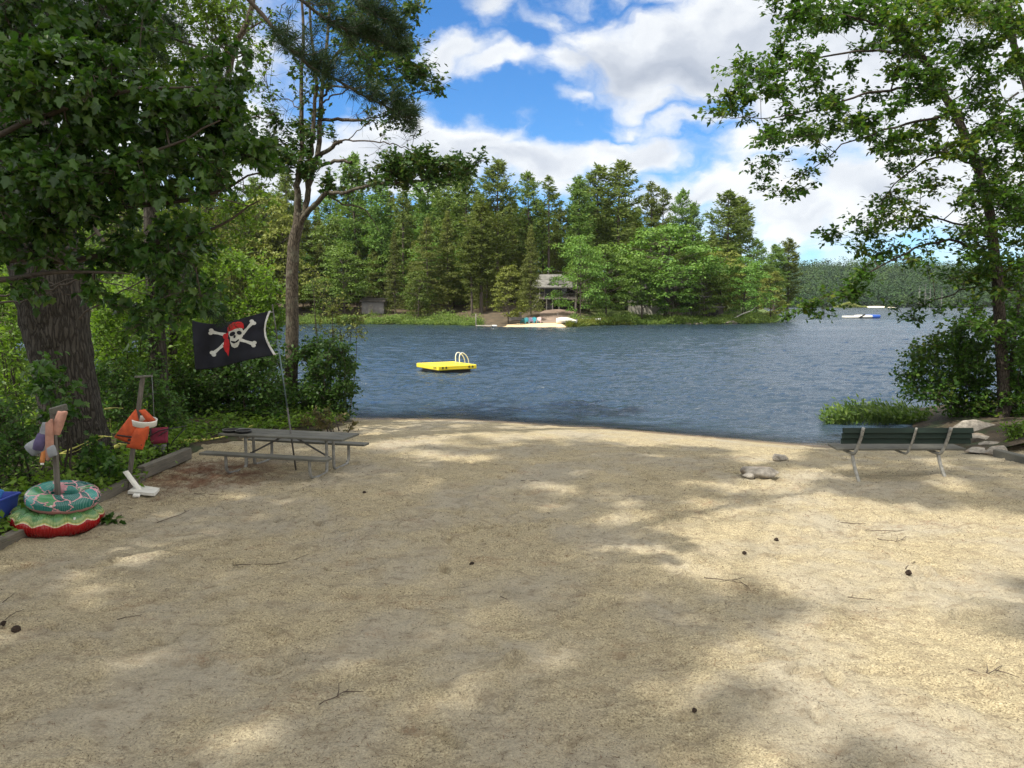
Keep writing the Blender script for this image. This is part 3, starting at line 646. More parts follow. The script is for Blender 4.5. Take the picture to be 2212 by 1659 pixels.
# ---------------------------------------------------------------- leaning tree on the right bank
def right_tree():
    d = 22.6; b = Vector((d * (2168 - 1106) / FPX, d, 0)); b.z = float(right_z(np.array(b.x), np.array(b.y))); T = Tree(5, T_SIMPLE, .165, .6, .45, .10)
    T.limb([b - Vector((0, 0, .3))] + D3([(2170, 880), (2166, 800), (2160, 700), (2155, 600), (2142, 500), (2135, 446), (2108, 349), (2088, 299), (2061, 240), (2035, 200), (1995, 126), (1958, 93), (1925, 60), (1892, 17), (1850, -60)], d), .185, .055, 12, .01)
    for L, dd, r0 in (([(2035, 200), (1960, 190), (1880, 200), (1800, 225), (1700, 250), (1580, 255)], -1.2, .05), ([(1995, 126), (1900, 110), (1800, 120), (1700, 150), (1600, 190)], .6, .045),
                      ([(2061, 240), (1960, 270), (1880, 290), (1800, 330), (1700, 410)], .8, .045), ([(2110, 355), (2020, 340), (1930, 400), (1890, 470)], -1, .04),
                      ([(1925, 60), (1850, 40), (1760, 30), (1680, 40)], -.6, .04), ([(2150, 560), (2050, 520), (1960, 545), (1880, 590), (1790, 640), (1700, 690)], -1.6, .045),
                      ([(2145, 520), (2060, 480), (1960, 470), (1860, 500)], .8, .04), ([(2088, 299), (2150, 250), (2240, 240)], .6, .05), ([(2130, 430), (2200, 400), (2280, 390)], -.6, .05),
                      ([(2155, 600), (2100, 620), (2020, 650), (1950, 680)], .9, .035), ([(2158, 640), (2210, 600), (2270, 560)], .3, .04)):
        k = len(L); T.limb([at(x, y, d + dd * i / (k - 1)) for i, (x, y) in enumerate(L)], r0, .008, 6, .03)
    r = T.r
    def fill(P, n, rad_, ntw, nl, dd=(-2.2, 2.2), mind=0):
        for x, y in poly_pts(P, n, r, mind): T.clump(at(x, y, d + r.uniform(*dd)), (rad_ * r.uniform(.8, 1.3), rad_, rad_ * .7), ntw, nl, 0)
    fill([(1660, -20), (1605, 100), (1570, 150), (1620, 290), (1690, 330), (1700, 300), (1990, 330), (2240, 380), (2240, -40)], 165, .52, 11, 12)
    fill([(1900, -20), (2240, -20), (2240, 460), (2080, 460), (1980, 180)], 26, .5, 10, 10, (-2.2, -.3))
    fill([(2060, 440), (2240, 440), (2240, 720), (2100, 720)], 20, .5, 9, 9, (-1.6, -.3))
    fill([(1535, 175), (1600, 165), (1640, 230), (1600, 275), (1535, 262)], 9, .45, 8, 8, (-1.4, 0))
    fill([(1610, 350), (1690, 320), (1790, 330), (1760, 400), (1690, 450), (1630, 400)], 15, .45, 7, 7, (.2, 1.2))
    fill([(1900, 320), (2000, 320), (2000, 420), (1880, 450)], 12, .5, 8, 8)
    fill([(2010, 380), (2240, 380), (2240, 640), (2060, 600)], 44, .62, 10, 10)
    fill([(1775, 505), (1850, 465), (1900, 450), (2020, 430), (2040, 600), (1940, 580), (1830, 560)], 30, .5, 8, 8, (-1.5, 1.2))
    fill([(1900, 560), (1960, 590), (1830, 680), (1690, 705), (1680, 692), (1790, 625)], 15, .42, 8, 8, (-1.7, -1.1))
    fill([(1930, 650), (2000, 640), (2050, 680), (1990, 705), (1930, 690)], 7, .38, 6, 7, (.4, 1.2))
    fill([(2040, 600), (2240, 590), (2240, 720), (2080, 720)], 24, .55, 9, 9)
    T.finish('leaning_tree', 'leafy tree whose dark trunk leans left over the lake, rising behind the green bench', 'tree', b, M_BARK_DARK, M_LEAF_RIGHT)
    # a second, straighter stem close behind it
    b2 = Vector((b.x + .55, d + .5, b.z)); T = Tree(6, T_SIMPLE, .15, .6, .45, .10)
    T.limb([b2 - Vector((0, 0, .3)), b2 + Vector((.05, 0, 1.2)), b2 + Vector((.2, .1, 3.2)), b2 + Vector((.45, .2, 5.6))], .09, .03, 9, .01)
    for k in range(20): T.clump(b2 + Vector((r.uniform(-.9, 1.3), r.uniform(-.8, 1.2), r.uniform(2.2, 5.8))), .55, 8, 9)
    T.finish('slim_tree', 'slim dark stem standing just right of the leaning tree', 'tree', b2, M_BARK_DARK, M_LEAF_RIGHT)
    # corner pine
    d3 = 27; b3 = Vector((d3 * (2255 - 1106) / FPX, d3, -.2)); T = Tree(8, T_LONG, .22, 1.2, .0, .12)
    T.limb([b3 - Vector((0, 0, .4)), at(2250, 500, d3), at(2232, 250, d3), at(2198, 130, d3), at(2186, 60, d3), at(2170, -80, d3)], .17, .08, 9, .01)
    for L in ([(2205, 250), (2120, 190), (2050, 120)], [(2190, 120), (2110, 110), (2060, 60)], [(2186, 70), (2120, 90), (2070, 80)], [(2200, 200), (2140, 240), (2080, 190)], [(2188, 90), (2150, 30), (2120, -30)],
              [(2235, 330), (2160, 300), (2120, 320)], [(2240, 420), (2190, 460), (2150, 500)]): T.limb(D3(L, d3), .04, .008, 5, .05)
    for x, y in poly_pts([(1900, -30), (2230, -30), (2230, 60), (2130, 50), (2010, 25)], 34, r): T.clump(at(x, y, d3 + r.uniform(-1.5, 1.5)), (.7, .7, .3), 12, 14)
    for x, y in ((2060, 90), (2085, 150), (2110, 210), (2090, 110), (2130, 320), (2160, 500)): T.clump(at(x, y, d3), .9, 2, 0, 8)
    T.finish('corner_pine', 'pine with bare grey lower twigs, partly hidden behind the leaning tree', 'tree', b3, M_BARK_PINE, M_FAR_HEMLOCK)
right_tree()

def shrub(name, label, P, d0, d1, n, rad_, L, leaf_m, seed, ntw=9, nl=10, stems=7, tpl=T_SIMPLE, zb=None, base_px=None, group=None, cat='shrub', spread=.75):
    """a many-stemmed shrub that fills an outline P of the photograph between two depths"""
    xs = [p[0] for p in P]; ys = [p[1] for p in P]; dm = (d0 + d1) / 2; X = base_px[0] if base_px else (min(xs) + max(xs)) / 2
    b = at(X, 700, dm); b.z = float(gz(b.x, b.y)) + .05 if zb is None else zb; T = Tree(seed, tpl, L, spread, .25, .12)
    C = [at(x, y, T.r.uniform(d0, d1)) for x, y in poly_pts(P, n, T.r)]
    tops = sorted(C, key=lambda p: -p.z)[:max(stems, 1) * 3]
    for k in range(stems):
        q = tops[(k * 3) % len(tops)]; s0 = b + Vector((T.r.uniform(-.25, .25), T.r.uniform(-.25, .25), -.15)); s0 = s0.lerp(Vector((q.x, q.y, s0.z)), .35)
        T.limb([s0, s0.lerp(q, .5) + Vector(T.r.normal(0, .12, 3)), q], .022, .007, 5, .02)
    for c in C: T.clump(c, rad_ * T.r.uniform(.75, 1.25), ntw, nl, 0)
    return T.finish(name, label, cat, b, M_TWIG, leaf_m, group, trunk='stem', crown='foliage')
# right bank thicket
shrub('thicket_shrub', 'dense leafy shrub at the water below the leaning tree', [(1950, 790), (1990, 740), (2050, 700), (2110, 690), (2140, 760), (2140, 900), (2060, 905), (2020, 860), (1960, 850)], 22.8, 25, 95, .5, .14, M_LEAF_RIGHT, 31, 11, 11, zb=-.4, base_px=(2100, 900))
shrub('low_shrub', 'leafy shrub filling the frame edge right of the leaning trunk', [(2170, 720), (2240, 700), (2240, 930), (2190, 930), (2180, 860)], 22.0, 24.5, 44, .5, .14, M_LEAF_RIGHT, 32, 11, 11, zb=-.1)
shrub('seedling_bush', 'small bright green bush beside the rocks at the right edge', [(2165, 935), (2190, 905), (2225, 900), (2225, 965), (2180, 965)], 18.6, 19.6, 16, .22, .085, M_LEAF_LIGHT, 33, 9, 10, 5)

# left bank: shrubs and saplings between the big pine and the lake
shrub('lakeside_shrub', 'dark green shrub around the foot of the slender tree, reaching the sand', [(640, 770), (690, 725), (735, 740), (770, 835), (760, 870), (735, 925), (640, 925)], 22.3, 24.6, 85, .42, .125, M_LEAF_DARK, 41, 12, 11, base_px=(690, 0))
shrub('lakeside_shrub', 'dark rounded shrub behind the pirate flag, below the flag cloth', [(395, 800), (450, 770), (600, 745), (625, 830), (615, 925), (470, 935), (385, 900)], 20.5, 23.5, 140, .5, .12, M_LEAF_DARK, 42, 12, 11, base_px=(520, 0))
shrub('dead_brush', 'browned leafy brush lying on the sand at the right end of the picnic table', [(650, 905), (700, 885), (745, 905), (782, 928), (768, 948), (735, 950), (660, 930)], 19.6, 21.0, 16, .22, .09, M_LEAF_PALE, 43, 8, 7, 8, cat='brush')
shrub('tall_sapling', 'bright sunlit sapling rising behind the flag, left of the slender trunk', [(440, 560), (520, 540), (600, 600), (605, 690), (560, 740), (440, 720)], 24.5, 27, 80, .55, .14, M_LEAF_LIGHT, 44, 9, 9, zb=-.55)
shrub('tall_sapling', 'yellow-green sapling whose twigs show just right of the slender trunk, over the water', [(655, 560), (700, 590), (760, 670), (808, 705), (790, 740), (720, 735), (655, 700)], 24.6, 26, 26, .45, .10, M_FAR_HEMLOCK, 45, 7, 7, zb=-.5)
shrub('tall_sapling', 'bright green sapling between the two dark trunks', [(200, 620), (300, 600), (330, 700), (330, 860), (240, 890), (205, 780)], 19, 22, 110, .5, .125, M_LEAF_LIGHT, 46, 9, 9, zb=-.1)
shrub('tall_sapling', 'bright green sapling between the ivied trunk and the flag', [(355, 600), (440, 580), (450, 760), (420, 850), (370, 880), (350, 760)], 21.5, 25, 95, .52, .14, M_LEAF_LIGHT, 47, 9, 9, zb=-.3)
shrub('tall_sapling', 'leafy green sapling left of the huge pine trunk at the frame edge', [(-40, 590), (50, 600), (60, 760), (80, 950), (-40, 1000)], 16.5, 20, 120, .48, .12, M_LEAF_LIGHT, 48, 9, 9, zb=.1)
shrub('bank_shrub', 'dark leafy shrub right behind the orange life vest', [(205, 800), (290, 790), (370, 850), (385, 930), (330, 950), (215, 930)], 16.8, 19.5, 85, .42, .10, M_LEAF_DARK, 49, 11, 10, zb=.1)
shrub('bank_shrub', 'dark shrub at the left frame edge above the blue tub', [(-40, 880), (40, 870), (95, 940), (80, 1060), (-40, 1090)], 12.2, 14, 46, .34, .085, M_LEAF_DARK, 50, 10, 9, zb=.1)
shrub('broadleaf_plant', 'broad-leaved sprig growing against the huge pine trunk', [(70, 790), (110, 760), (150, 830), (170, 900), (120, 960), (70, 900)], 13.0, 13.9, 14, .30, .14, M_LEAF_MAPLE, 51, 5, 6, 4, T_MAPLE, zb=.1, cat='plant')
shrub('broadleaf_plant', 'low leafy plant at the foot of the huge pine, behind the timber edging', [(150, 990), (200, 960), (250, 985), (275, 1020), (240, 1045), (160, 1045)], 13.2, 14.6, 26, .20, .10, M_LEAF_MAPLE, 52, 6, 7, 5, T_MAPLE, zb=.12, cat='plant')
shrub('broadleaf_plant', 'low leafy plant beside the fallen folding chair', [(245, 965), (330, 950), (350, 990), (300, 1010), (255, 1005)], 15.6, 16.6, 20, .20, .10, M_LEAF_LIGHT, 53, 6, 7, 5, T_MAPLE, zb=.12, cat='plant')
shrub('background_sapling', 'pale sapling far back on the left bank, seen below the maple boughs', [(330, 470), (480, 440), (500, 560), (470, 640), (330, 620)], 27, 30, 80, .62, .17, M_FAR_YELLOW, 54, 9, 9, zb=-.7)
shrub('background_sapling', 'pale sapling behind the huge pine trunk at the far left', [(-40, 520), (40, 480), (220, 480), (260, 640), (40, 640)], 27, 31, 110, .7, .18, M_LEAF_LIGHT, 55, 9, 9, zb=-.7)

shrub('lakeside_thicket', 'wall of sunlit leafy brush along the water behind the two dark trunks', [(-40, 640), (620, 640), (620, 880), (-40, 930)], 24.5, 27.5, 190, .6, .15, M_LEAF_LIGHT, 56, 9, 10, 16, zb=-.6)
# undergrowth: one carpet of small plants on the forest floor
def undergrowth():
    A = Arr(); r = np.random.default_rng(9); n = 2600; y = r.uniform(8.5, 27, n); x = edge_x(y) - .12 - r.exponential(1.6, n) - .25 * (y > 15)
    k = 7; z = gz(x, y) + .10; h = r.uniform(.08, .5, n) * np.clip((edge_x(y) - x) / .7, .35, 1)
    p = np.repeat(np.stack([x, y, z], -1), k, 0); q = p + r.normal(0, 1, p.shape) * .16; q[:, 2] = p[:, 2] + np.repeat(h, k) * r.uniform(.3, 1, n * k)
    V, F = leaves(q, r.normal(0, 1, q.shape), np.array([0, 0, 1.0]) + r.normal(0, .5, q.shape), r.uniform(.06, .15, n * k), T_SIMPLE); A.add(V, F, 1)
    for i in range(0, n * k, 3):
        V, F = tube_arrays(np.array([p[i] - [0, 0, .05], q[i]]), [.004, .002], 3); A.add(V, F, 0)
    props(link('undergrowth', A.mesh('undergrowth', [M_TWIG, M_LEAF_LIGHT])), kind='stuff', label='low green plants covering the ground left of the timber edging', cat='undergrowth')
undergrowth()

# ---------------------------------------------------------------- pine boughs
def needles(T, p0, p1, tufts, L=.11, k=16, wd=1.0):
    """needle tufts on twigs p0 -> p1"""
    N = len(p0); u = T.r.uniform(.15, 1.05, (N, tufts, 1)); c = (p0[:, None] + (p1 - p0)[:, None] * u + T.r.normal(0, .02, (N, tufts, 3))).reshape(-1, 3)
    d = np.repeat(nrm(p1 - p0), tufts, 0); c = np.repeat(c, k, 0); ax = np.repeat(d, k, 0) * .8 + T.r.normal(0, .6, c.shape)
    V, F = leaves(c, ax, T.r.normal(0, 1, c.shape), L * T.r.uniform(.7, 1.15, len(c)), (T_LONG[0] * np.array([1, .28 * wd, 1]), T_LONG[1])); T.c.add(V, F, 1)
def pine_bough(T, pts, r0, ntw, tufts, side=.9, lift=.25, L=.11, k=16, t0=.2, wd=1.0):
    P = T.limb(pts, r0, .008, 6, .01, crown=True); n = len(P); i = T.r.integers(int(n * t0), n, ntw); a = P[i]; tg = nrm(np.gradient(P, axis=0))[i]
    sd = nrm(np.cross(tg, [0, 0, 1.0])) * T.r.choice([-1, 1], (ntw, 1)); ln = side * T.r.uniform(.35, 1, (ntw, 1)) * (1.15 - i / n)[:, None]
    b = a + (tg * .75 + sd * T.r.uniform(.2, 1, (ntw, 1)) + np.array([0, 0, 1.0]) * (lift + T.r.normal(0, .25, (ntw, 1)))) * ln
    for p, q in zip(a, b): V, F = tube_arrays(np.array([p, (p + q) / 2 + [0, 0, -.03], q]), [.006, .004, .003], 3); T.c.add(V, F, 0)
    needles(T, a, b, tufts, L, k, wd)

def ridged_trunk(pts, radii, n=72, m=22, seed=0):
    P = smooth_path([tuple(p) for p in pts], m); R = np.interp(np.linspace(0, 1, len(P)), np.linspace(0, 1, len(radii)), radii); V, F = tube_arrays(P, R, n)
    V = V.reshape(len(P), n, 3); C = P[:, None]; a = np.arange(n)[None] + 0 * P[:, :1]; h = np.arange(len(P))[:, None] + 0 * a
    k = n / 72; rg = .6 * np.abs(vnoise(a / (3.0 * k) + .05 * np.sin(h * .2), h * .10, seed) - .5) * 2 + .4 * vnoise(a / (1.4 * k), h * .35, seed + 1)
    rg = rg * (1 - np.clip((a - (n - 4)) / 4, 0, 1)) + rg[:, :1] * np.clip((a - (n - 4)) / 4, 0, 1)
    V = C + (V - C) * (1 + (rg[..., None] - .4) * .13); return V.reshape(-1, 3), F

# shade: which ground the photograph shows in shadow; leaf clumps are hung along the sun's ray over it
SHADE = []
def shade_spots():
    r = np.random.default_rng(77); S = np.array(SUN); out = []
    lit = [[(735, 900), (1000, 903), (1300, 922), (1760, 965), (1740, 1010), (1610, 985), (1500, 958), (1250, 952), (1000, 945), (740, 940)],
           [(1275, 1115), (1400, 1085), (1480, 1045), (1610, 1035), (1740, 1015), (1800, 1065), (2250, 1110), (2250, 1700), (1480, 1700), (1560, 1480), (1640, 1330), (1560, 1255), (1400, 1200)],
           [(820, 985), (900, 965), (1130, 985), (1120, 1005), (880, 1000)], [(1150, 1055), (1290, 1050), (1300, 1078), (1160, 1075)], [(480, 1060), (570, 1055), (575, 1075), (490, 1080)],
           [(60, 1230), (230, 1225), (280, 1265), (60, 1260)], [(880, 1168), (1010, 1160), (1010, 1185), (900, 1190)]]
    half = [[(1400, 1290), (1600, 1290), (1740, 1330), (1700, 1420), (1500, 1400)], [(1330, 1060), (1600, 1055), (1690, 1085), (1560, 1120), (1380, 1110)], [(400, 1300), (1400, 1250), (1480, 1680), (100, 1680)], [(1450, 1500), (1900, 1540), (2000, 1680), (1400, 1680)]]
    for y in np.arange(4.2, 21.5, .55):
        for x in np.arange(-8.0, 13.5, .55):
            gx, gy = x + r.uniform(-.28, .28), y + r.uniform(-.28, .28); v = Vector((gx, gy, float(gz(gx, gy)))) - Vector((0, 0, CAMZ))
            c, s = math.cos(PITCH), math.sin(PITCH); dep = v.y * c - v.z * s; up = v.y * s + v.z * c; X, Y = 1106 + FPX * v.x / dep, 829.5 - FPX * up / dep
            if X > 2350: continue
            p = 1.0
            if any(in_poly(X, Y, P) for P in lit): p = 0.0
            elif Y > 1100 and X > 1280: p = .25
            if any(in_poly(X, Y, P) for P in half): p = .85 if p else .45
            if Y < 905 + 60 and 740 < X < 1760 and p: p = .25
            if X > 1560 and Y < 1060: p *= .62
            if r.uniform() < p: out.append((Vector((gx, gy, float(gz(gx, gy)))), p))
    return out, S
def shade_tree(T, trunk, spots, S, rmax_, zlo, zhi, ntw=9, nl=9):
    """hang clumps of this tree's crown where they throw the wanted shade; returns the spots it cannot reach"""
    left = []; keep_tpl = T.tpl, T.L
    T.tpl, T.L = ((T_LONG[0] * np.array([1, 2.4, 1]), T_LONG[1]), .26) if T.tpl is T_LONG else (T.tpl, T.L * 1.15); T.tpl, T.L = T.tpl, .32
    for g, p in spots:
        best = None
        for tt in np.arange(zlo / S[2], zhi / S[2], 1.0):
            q = np.array(g) + S * tt; hd = math.hypot(q[0] - trunk[0], q[1] - trunk[1])
            # keep out of the picture: above the top of the view
            if q[1] > .5 and q[2] < CAMZ + .47 * q[1] + .45 * abs(q[0]) * 0 + .9: continue
            rm = rmax_ * (1 - .45 * max(0, (q[2] - zlo) / (zhi - zlo)) ** 2)
            if hd < rm and (best is None or hd < best[0]): best = (hd, q)
        if best is None: left.append((g, p)); continue
        T.clump(best[1], (.58, .58, .4), ntw, nl, rmax=.03)
    T.tpl, T.L = keep_tpl; return left

def big_pine():
    d = 15.2; b = ground(150, 1002); b.z += .05; c = Vector((b.x, b.y, 0))
    T = Tree(61, T_LONG, .2, 1.0, .0, .12)
    px = lambda x0, x1, y, dd=0: (at((x0 + x1) / 2, y, d + dd), (x1 - x0) / 2 / FPX * d)
    spec = [px(70, 250, 1010), px(90, 232, 960), px(96, 216, 900), px(78, 197, 800), px(55, 186, 700), px(38, 175, 610), px(0, 145, 450), px(-18, 118, 300), px(-55, 60, 60)]
    pts = [s[0] for s in spec] + [at(-60, -300, d), at(-110, -800, d), at(-140, -1250, d), at(-150, -1800, d), at(-150, -2300, d)]; rr = [s[1] for s in spec] + [.42, .34, .26, .16, .07]
    pts[0].z -= .25; V, F = ridged_trunk(pts, rr, 96, 24, 5); T.w.add(V, F, 0); P = smooth_path([tuple(p) for p in pts], 6); T.sk += [(p, .2) for p in P]
    for k in range(5):                                  # root flare
        a = k * 1.3 + .4; o = Vector((math.cos(a), math.sin(a), 0)); T.limb([b + o * .45 + Vector((0, 0, .45)), b + o * .8 + Vector((0, 0, .12)), b + o * 1.25 - Vector((0, 0, .12))], .22, .06, 10, .02)
    # dead lower branches crossing in front of the trunk
    for L, dd in (([(60, 470), (150, 440), (250, 400), (330, 355)], -.9), ([(-20, 640), (50, 632), (120, 612), (205, 592), (280, 570)], -1.0), ([(60, 632), (130, 618), (190, 600), (240, 612), (330, 640)], -1.1), ([(45, 620), (110, 610), (150, 640), (230, 636)], -.9), ([(-10, 655), (60, 648), (130, 630)], -1.1),
                  ([(150, 545), (260, 470), (340, 470)], -.8), ([(170, 690), (240, 640), (330, 600), (400, 590)], -.5), ([(330, 620), (400, 605), (480, 640)], 1)):
        T.limb(D3(L, d + dd), .022, .006, 5, .02, crown=True)
    for pts_, n in (([(100, 330), (260, 560), (400, 600), (480, 690)], 60), ([(60, 100), (160, 30), (300, 10), (370, 60)], 90), ([(-80, 60), (80, 40), (200, 60), (330, 110)], 90), ([(20, 200), (200, 60), (420, 100), (480, 180)], 30), ([(-60, -60), (60, 10), (180, 20), (300, 60)], 90), ([(-40, 180), (60, 60), (120, 30), (240, 10)], 80)):
        pine_bough(T, [at(x, y, d - 1.2 - .9 * i) for i, (x, y) in enumerate(pts_)], .04, n, 6, .9, .1, .13, 12)
    spots, S = shade_spots(); r = T.r
    rest = shade_tree(T, (c.x, c.y), spots, S, 5.0, 21, 31, 11, 11)
    T.finish('pine_tree', 'huge pine with a thick furrowed trunk, tied round with yellow tape', 'tree', b, M_BARK_PINE, M_NEEDLE)
    return rest, S
LEFT_SPOTS, S_DIR = big_pine()

# ---------------------------------------------------------------- maple whose boughs hang in from the left, and the pine beside it
def near_maple():
    b = Vector((-7.6, 8.2, .1)); T = Tree(71, T_MAPLE, .10, 1.0, .55, .13); r = T.r; d = 8.3
    T.limb([b - Vector((0, 0, .3)), b + Vector((.05, 0, 1.5)), b + Vector((.15, .1, 4)), b + Vector((.1, .1, 7.5)), b + Vector((.4, -.2, 11.5))], .22, .05, 12, .012)
    for L, dd in (([(-340, 520), (-100, 480), (60, 470), (200, 410), (330, 330), (480, 260)], 0), ([(-340, 560), (-60, 560), (150, 560), (320, 530), (470, 490), (560, 430)], .5), ([(-340, 400), (-100, 330), (100, 250), (260, 200), (430, 190)], -.3),
                  ([(-330, 600), (-60, 610), (120, 590), (280, 590)], -.2), ([(60, 470), (250, 450), (420, 430), (575, 370)], .3), ([(-340, 300), (-80, 200), (120, 140), (300, 130)], .4)):
        k = len(L); T.limb([at(x, y, d + dd + (.6 - .25 * i)) for i, (x, y) in enumerate(L)], .05, .008, 6, .015, crown=True)
    def fill(P, n, rad_, ntw, nl, dd): 
        for x, y in poly_pts(P, n, r): T.clump(at(x, y, d + r.uniform(*dd)), (rad_ * r.uniform(.7, 1.2), rad_, rad_ * .6), ntw, nl, rmax=.012)
    fill([(-30, 90), (180, 90), (300, 130), (420, 160), (500, 210), (470, 330), (430, 420), (300, 470), (120, 500), (-30, 560)], 125, .30, 8, 11, (-.9, 1.1))
    fill([(420, 220), (520, 140), (545, 180), (560, 260), (595, 320), (590, 345), (540, 400), (470, 400)], 40, .22, 5, 7, (-.3, .8))
    fill([(420, 90), (530, 95), (540, 150), (470, 190), (400, 150)], 12, .2, 4, 6, (-.2, .6)); fill([(560, 300), (600, 320), (598, 360), (560, 380)], 6, .16, 4, 6, (0, .5)); fill([(-30, -40), (330, -40), (360, 70), (300, 130), (-30, 110)], 52, .28, 7, 8, (.2, 1.4))
    fill([(-30, 480), (200, 500), (330, 470), (420, 480), (470, 560), (380, 600), (180, 560), (-30, 600)], 42, .28, 6, 7, (-.4, 1))
    fill([(120, 200), (450, 220), (450, 420), (120, 430)], 26, .3, 6, 7, (.4, 1.6))
    fill([(0, 590), (60, 590), (200, 600), (260, 640), (160, 660), (60, 640), (0, 660)], 9, .2, 4, 6, (-.3, .6))
    fill([(300, 560), (420, 560), (480, 600), (440, 690), (360, 720), (320, 660)], 22, .24, 5, 6, (-.2, .8))
    fill([(230, 640), (300, 620), (320, 700), (260, 720)], 6, .18, 4, 5, (-.2, .5))
    T.finish('maple_tree', 'maple with large dark lobed leaves whose boughs hang in from the left edge', 'tree', b, M_BARK_DARK, M_LEAF_MAPLE)
near_maple()
def hanging_pine():
    b = Vector((-7.4, 5.2, .05)); T = Tree(73, T_LONG, .2, 1.0, .0, .12); d = 7.6
    T.limb([b - Vector((0, 0, .3)), b + Vector((0, .1, 4)), b + Vector((.15, .1, 10)), b + Vector((.1, .2, 20)), b + Vector((.2, .1, 30))], .26, .04, 14, .01)
    pine_bough(T, [b + Vector((.1, .1, 8.2)), at(250, -190, d - .6), at(530, 0, d), at(640, 118, d), at(760, 190, d), at(872, 252, d + .1)], .032, 66, 7, 1.0, .5, .12, 15, .5)
    pine_bough(T, [b + Vector((.1, .1, 8.6)), at(400, -200, d + .3), at(620, -20, d + .5), at(740, 60, d + .6), at(850, 100, d + .7)], .03, 55, 7, .95, .35, .12, 15, .5)
    pine_bough(T, [b + Vector((.1, .1, 8.9)), at(480, -230, d), at(700, -50, d + .2), at(800, 20, d + .2), at(850, 60, d + .3)], .03, 36, 7, .8, .3, .12, 14, .5)
    left = shade_tree(T, (b.x + .6, b.y), LEFT_SPOTS, S_DIR, 6.5, 21, 33, 11, 11)
    T.finish('pine_tree', 'pine beyond the left edge whose dark bough droops across the sky', 'tree', b, M_BARK_PINE, M_NEEDLE)
    return left
LEFT_SPOTS = hanging_pine()
def wood_pines():
    left = LEFT_SPOTS; names = ('straight', 'leaning', 'forked', 'broad', 'slim', 'ragged')
    for k, (x, y) in enumerate(((-13.5, 1.0), (-18.5, -4.0), (-13.0, -8.0), (-20.0, 4.5), (-7.0, -6.5), (-25, -1))):
        if not left: break
        b = Vector((x, y, .05)); T = Tree(80 + k, T_LONG, .2, 1.0, .0, .12)
        T.limb([b - Vector((0, 0, .3)), b + Vector((.1, 0, 8)), b + Vector((0, .2, 18)), b + Vector((.3, 0, 30))], .2, .04, 9, .01)
        left = shade_tree(T, (x, y), left, S_DIR, 7.0, 21, 33, 11, 11)
        if len(T.c.V): T.finish('pine_tree', names[k] + ' tall pine deep in the left wood, shading the sand', 'tree', b, M_BARK_PINE, M_NEEDLE)
    if len(left): print('shade spots left', len(left))
wood_pines()

# ---------------------------------------------------------------- lit small-leaved tree behind the maple, and the ivied trunk
def light_tree():
    d = 18.5; b = at(500, 700, d); b.z = .1; T = Tree(91, T_SIMPLE, .115, .7, .3, .11); r = T.r
    b = at(372, 700, d + 3.5); b.z = -.1
    T.limb([b - Vector((0, 0, .3)), at(372, 800, d + 3.5), at(385, 640, d + 3), at(440, 480, d + 1), at(474, 350, d), at(488, 200, d), at(505, 110, d), at(540, 30, d), at(550, -60, d)], .14, .05, 9, .01)
    for L in ([(486, 220), (440, 160), (400, 80), (380, 0)], [(500, 120), (450, 60), (420, -30)], [(485, 260), (430, 230), (370, 210)], [(520, 80), (580, 40), (620, 10)], [(484, 300), (540, 260), (600, 240)], [(480, 380), (520, 350), (570, 345)]): T.limb(D3(L, d), .03, .008, 5, .03)
    for P, n, q in (([(320, -40), (520, -40), (500, 120), (440, 200), (330, 190), (300, 60)], 70, 10), ([(480, 40), (560, 0), (590, 110), (560, 200), (480, 200)], 14, 6), ([(470, 330), (560, 320), (590, 440), (520, 520), (470, 500)], 30, 8), ([(350, 420), (470, 430), (480, 600), (380, 600)], 34, 8)):
        for x, y in poly_pts(P, n, r): T.clump(at(x, y, d + r.uniform(-1.5, 1.8)), .48 * r.uniform(.8, 1.2), q, q)
    T.finish('birch_tree', 'thin-stemmed tree with small sunlit leaves, seen above and behind the maple boughs', 'tree', b, M_BARK_OAK, M_LEAF_LIGHT)
    d = 19.5; b = ground(345, 930); b = at(343, 880, d); b.z = .05; T = Tree(92, T_SIMPLE, .10, .8, .3, .10); r = T.r
    V, F = ridged_trunk([b - Vector((0, 0, .3)), at(343, 860, d), at(340, 760, d), at(336, 680, d), at(330, 560, d), at(326, 420, d), at(322, 200, d), at(318, 0, d), at(318, -150, d)], [.30, .245, .22, .20, .19, .18, .15, .12, .09], 48, 16, 9); T.w.add(V, F, 0)
    for y in np.arange(-150, 880, 30): T.sk.append((np.array(at(330 + .02 * (y - 500), y, d)), .1))
    for k in range(26): y = r.uniform(560, 800); T.clump(at(330 + r.normal(0, 12), y, d - .2), .28, 5, 8)
    for k in range(30): T.clump(at(r.uniform(200, 470), r.uniform(-60, 300), d + r.uniform(-1, 2)), .6, 7, 9)
    T.finish('ivied_tree', 'straight weathered trunk with clinging leaves, between the huge pine and the flag', 'tree', b, M_BARK_PINE, M_LEAF_DARK)
light_tree()
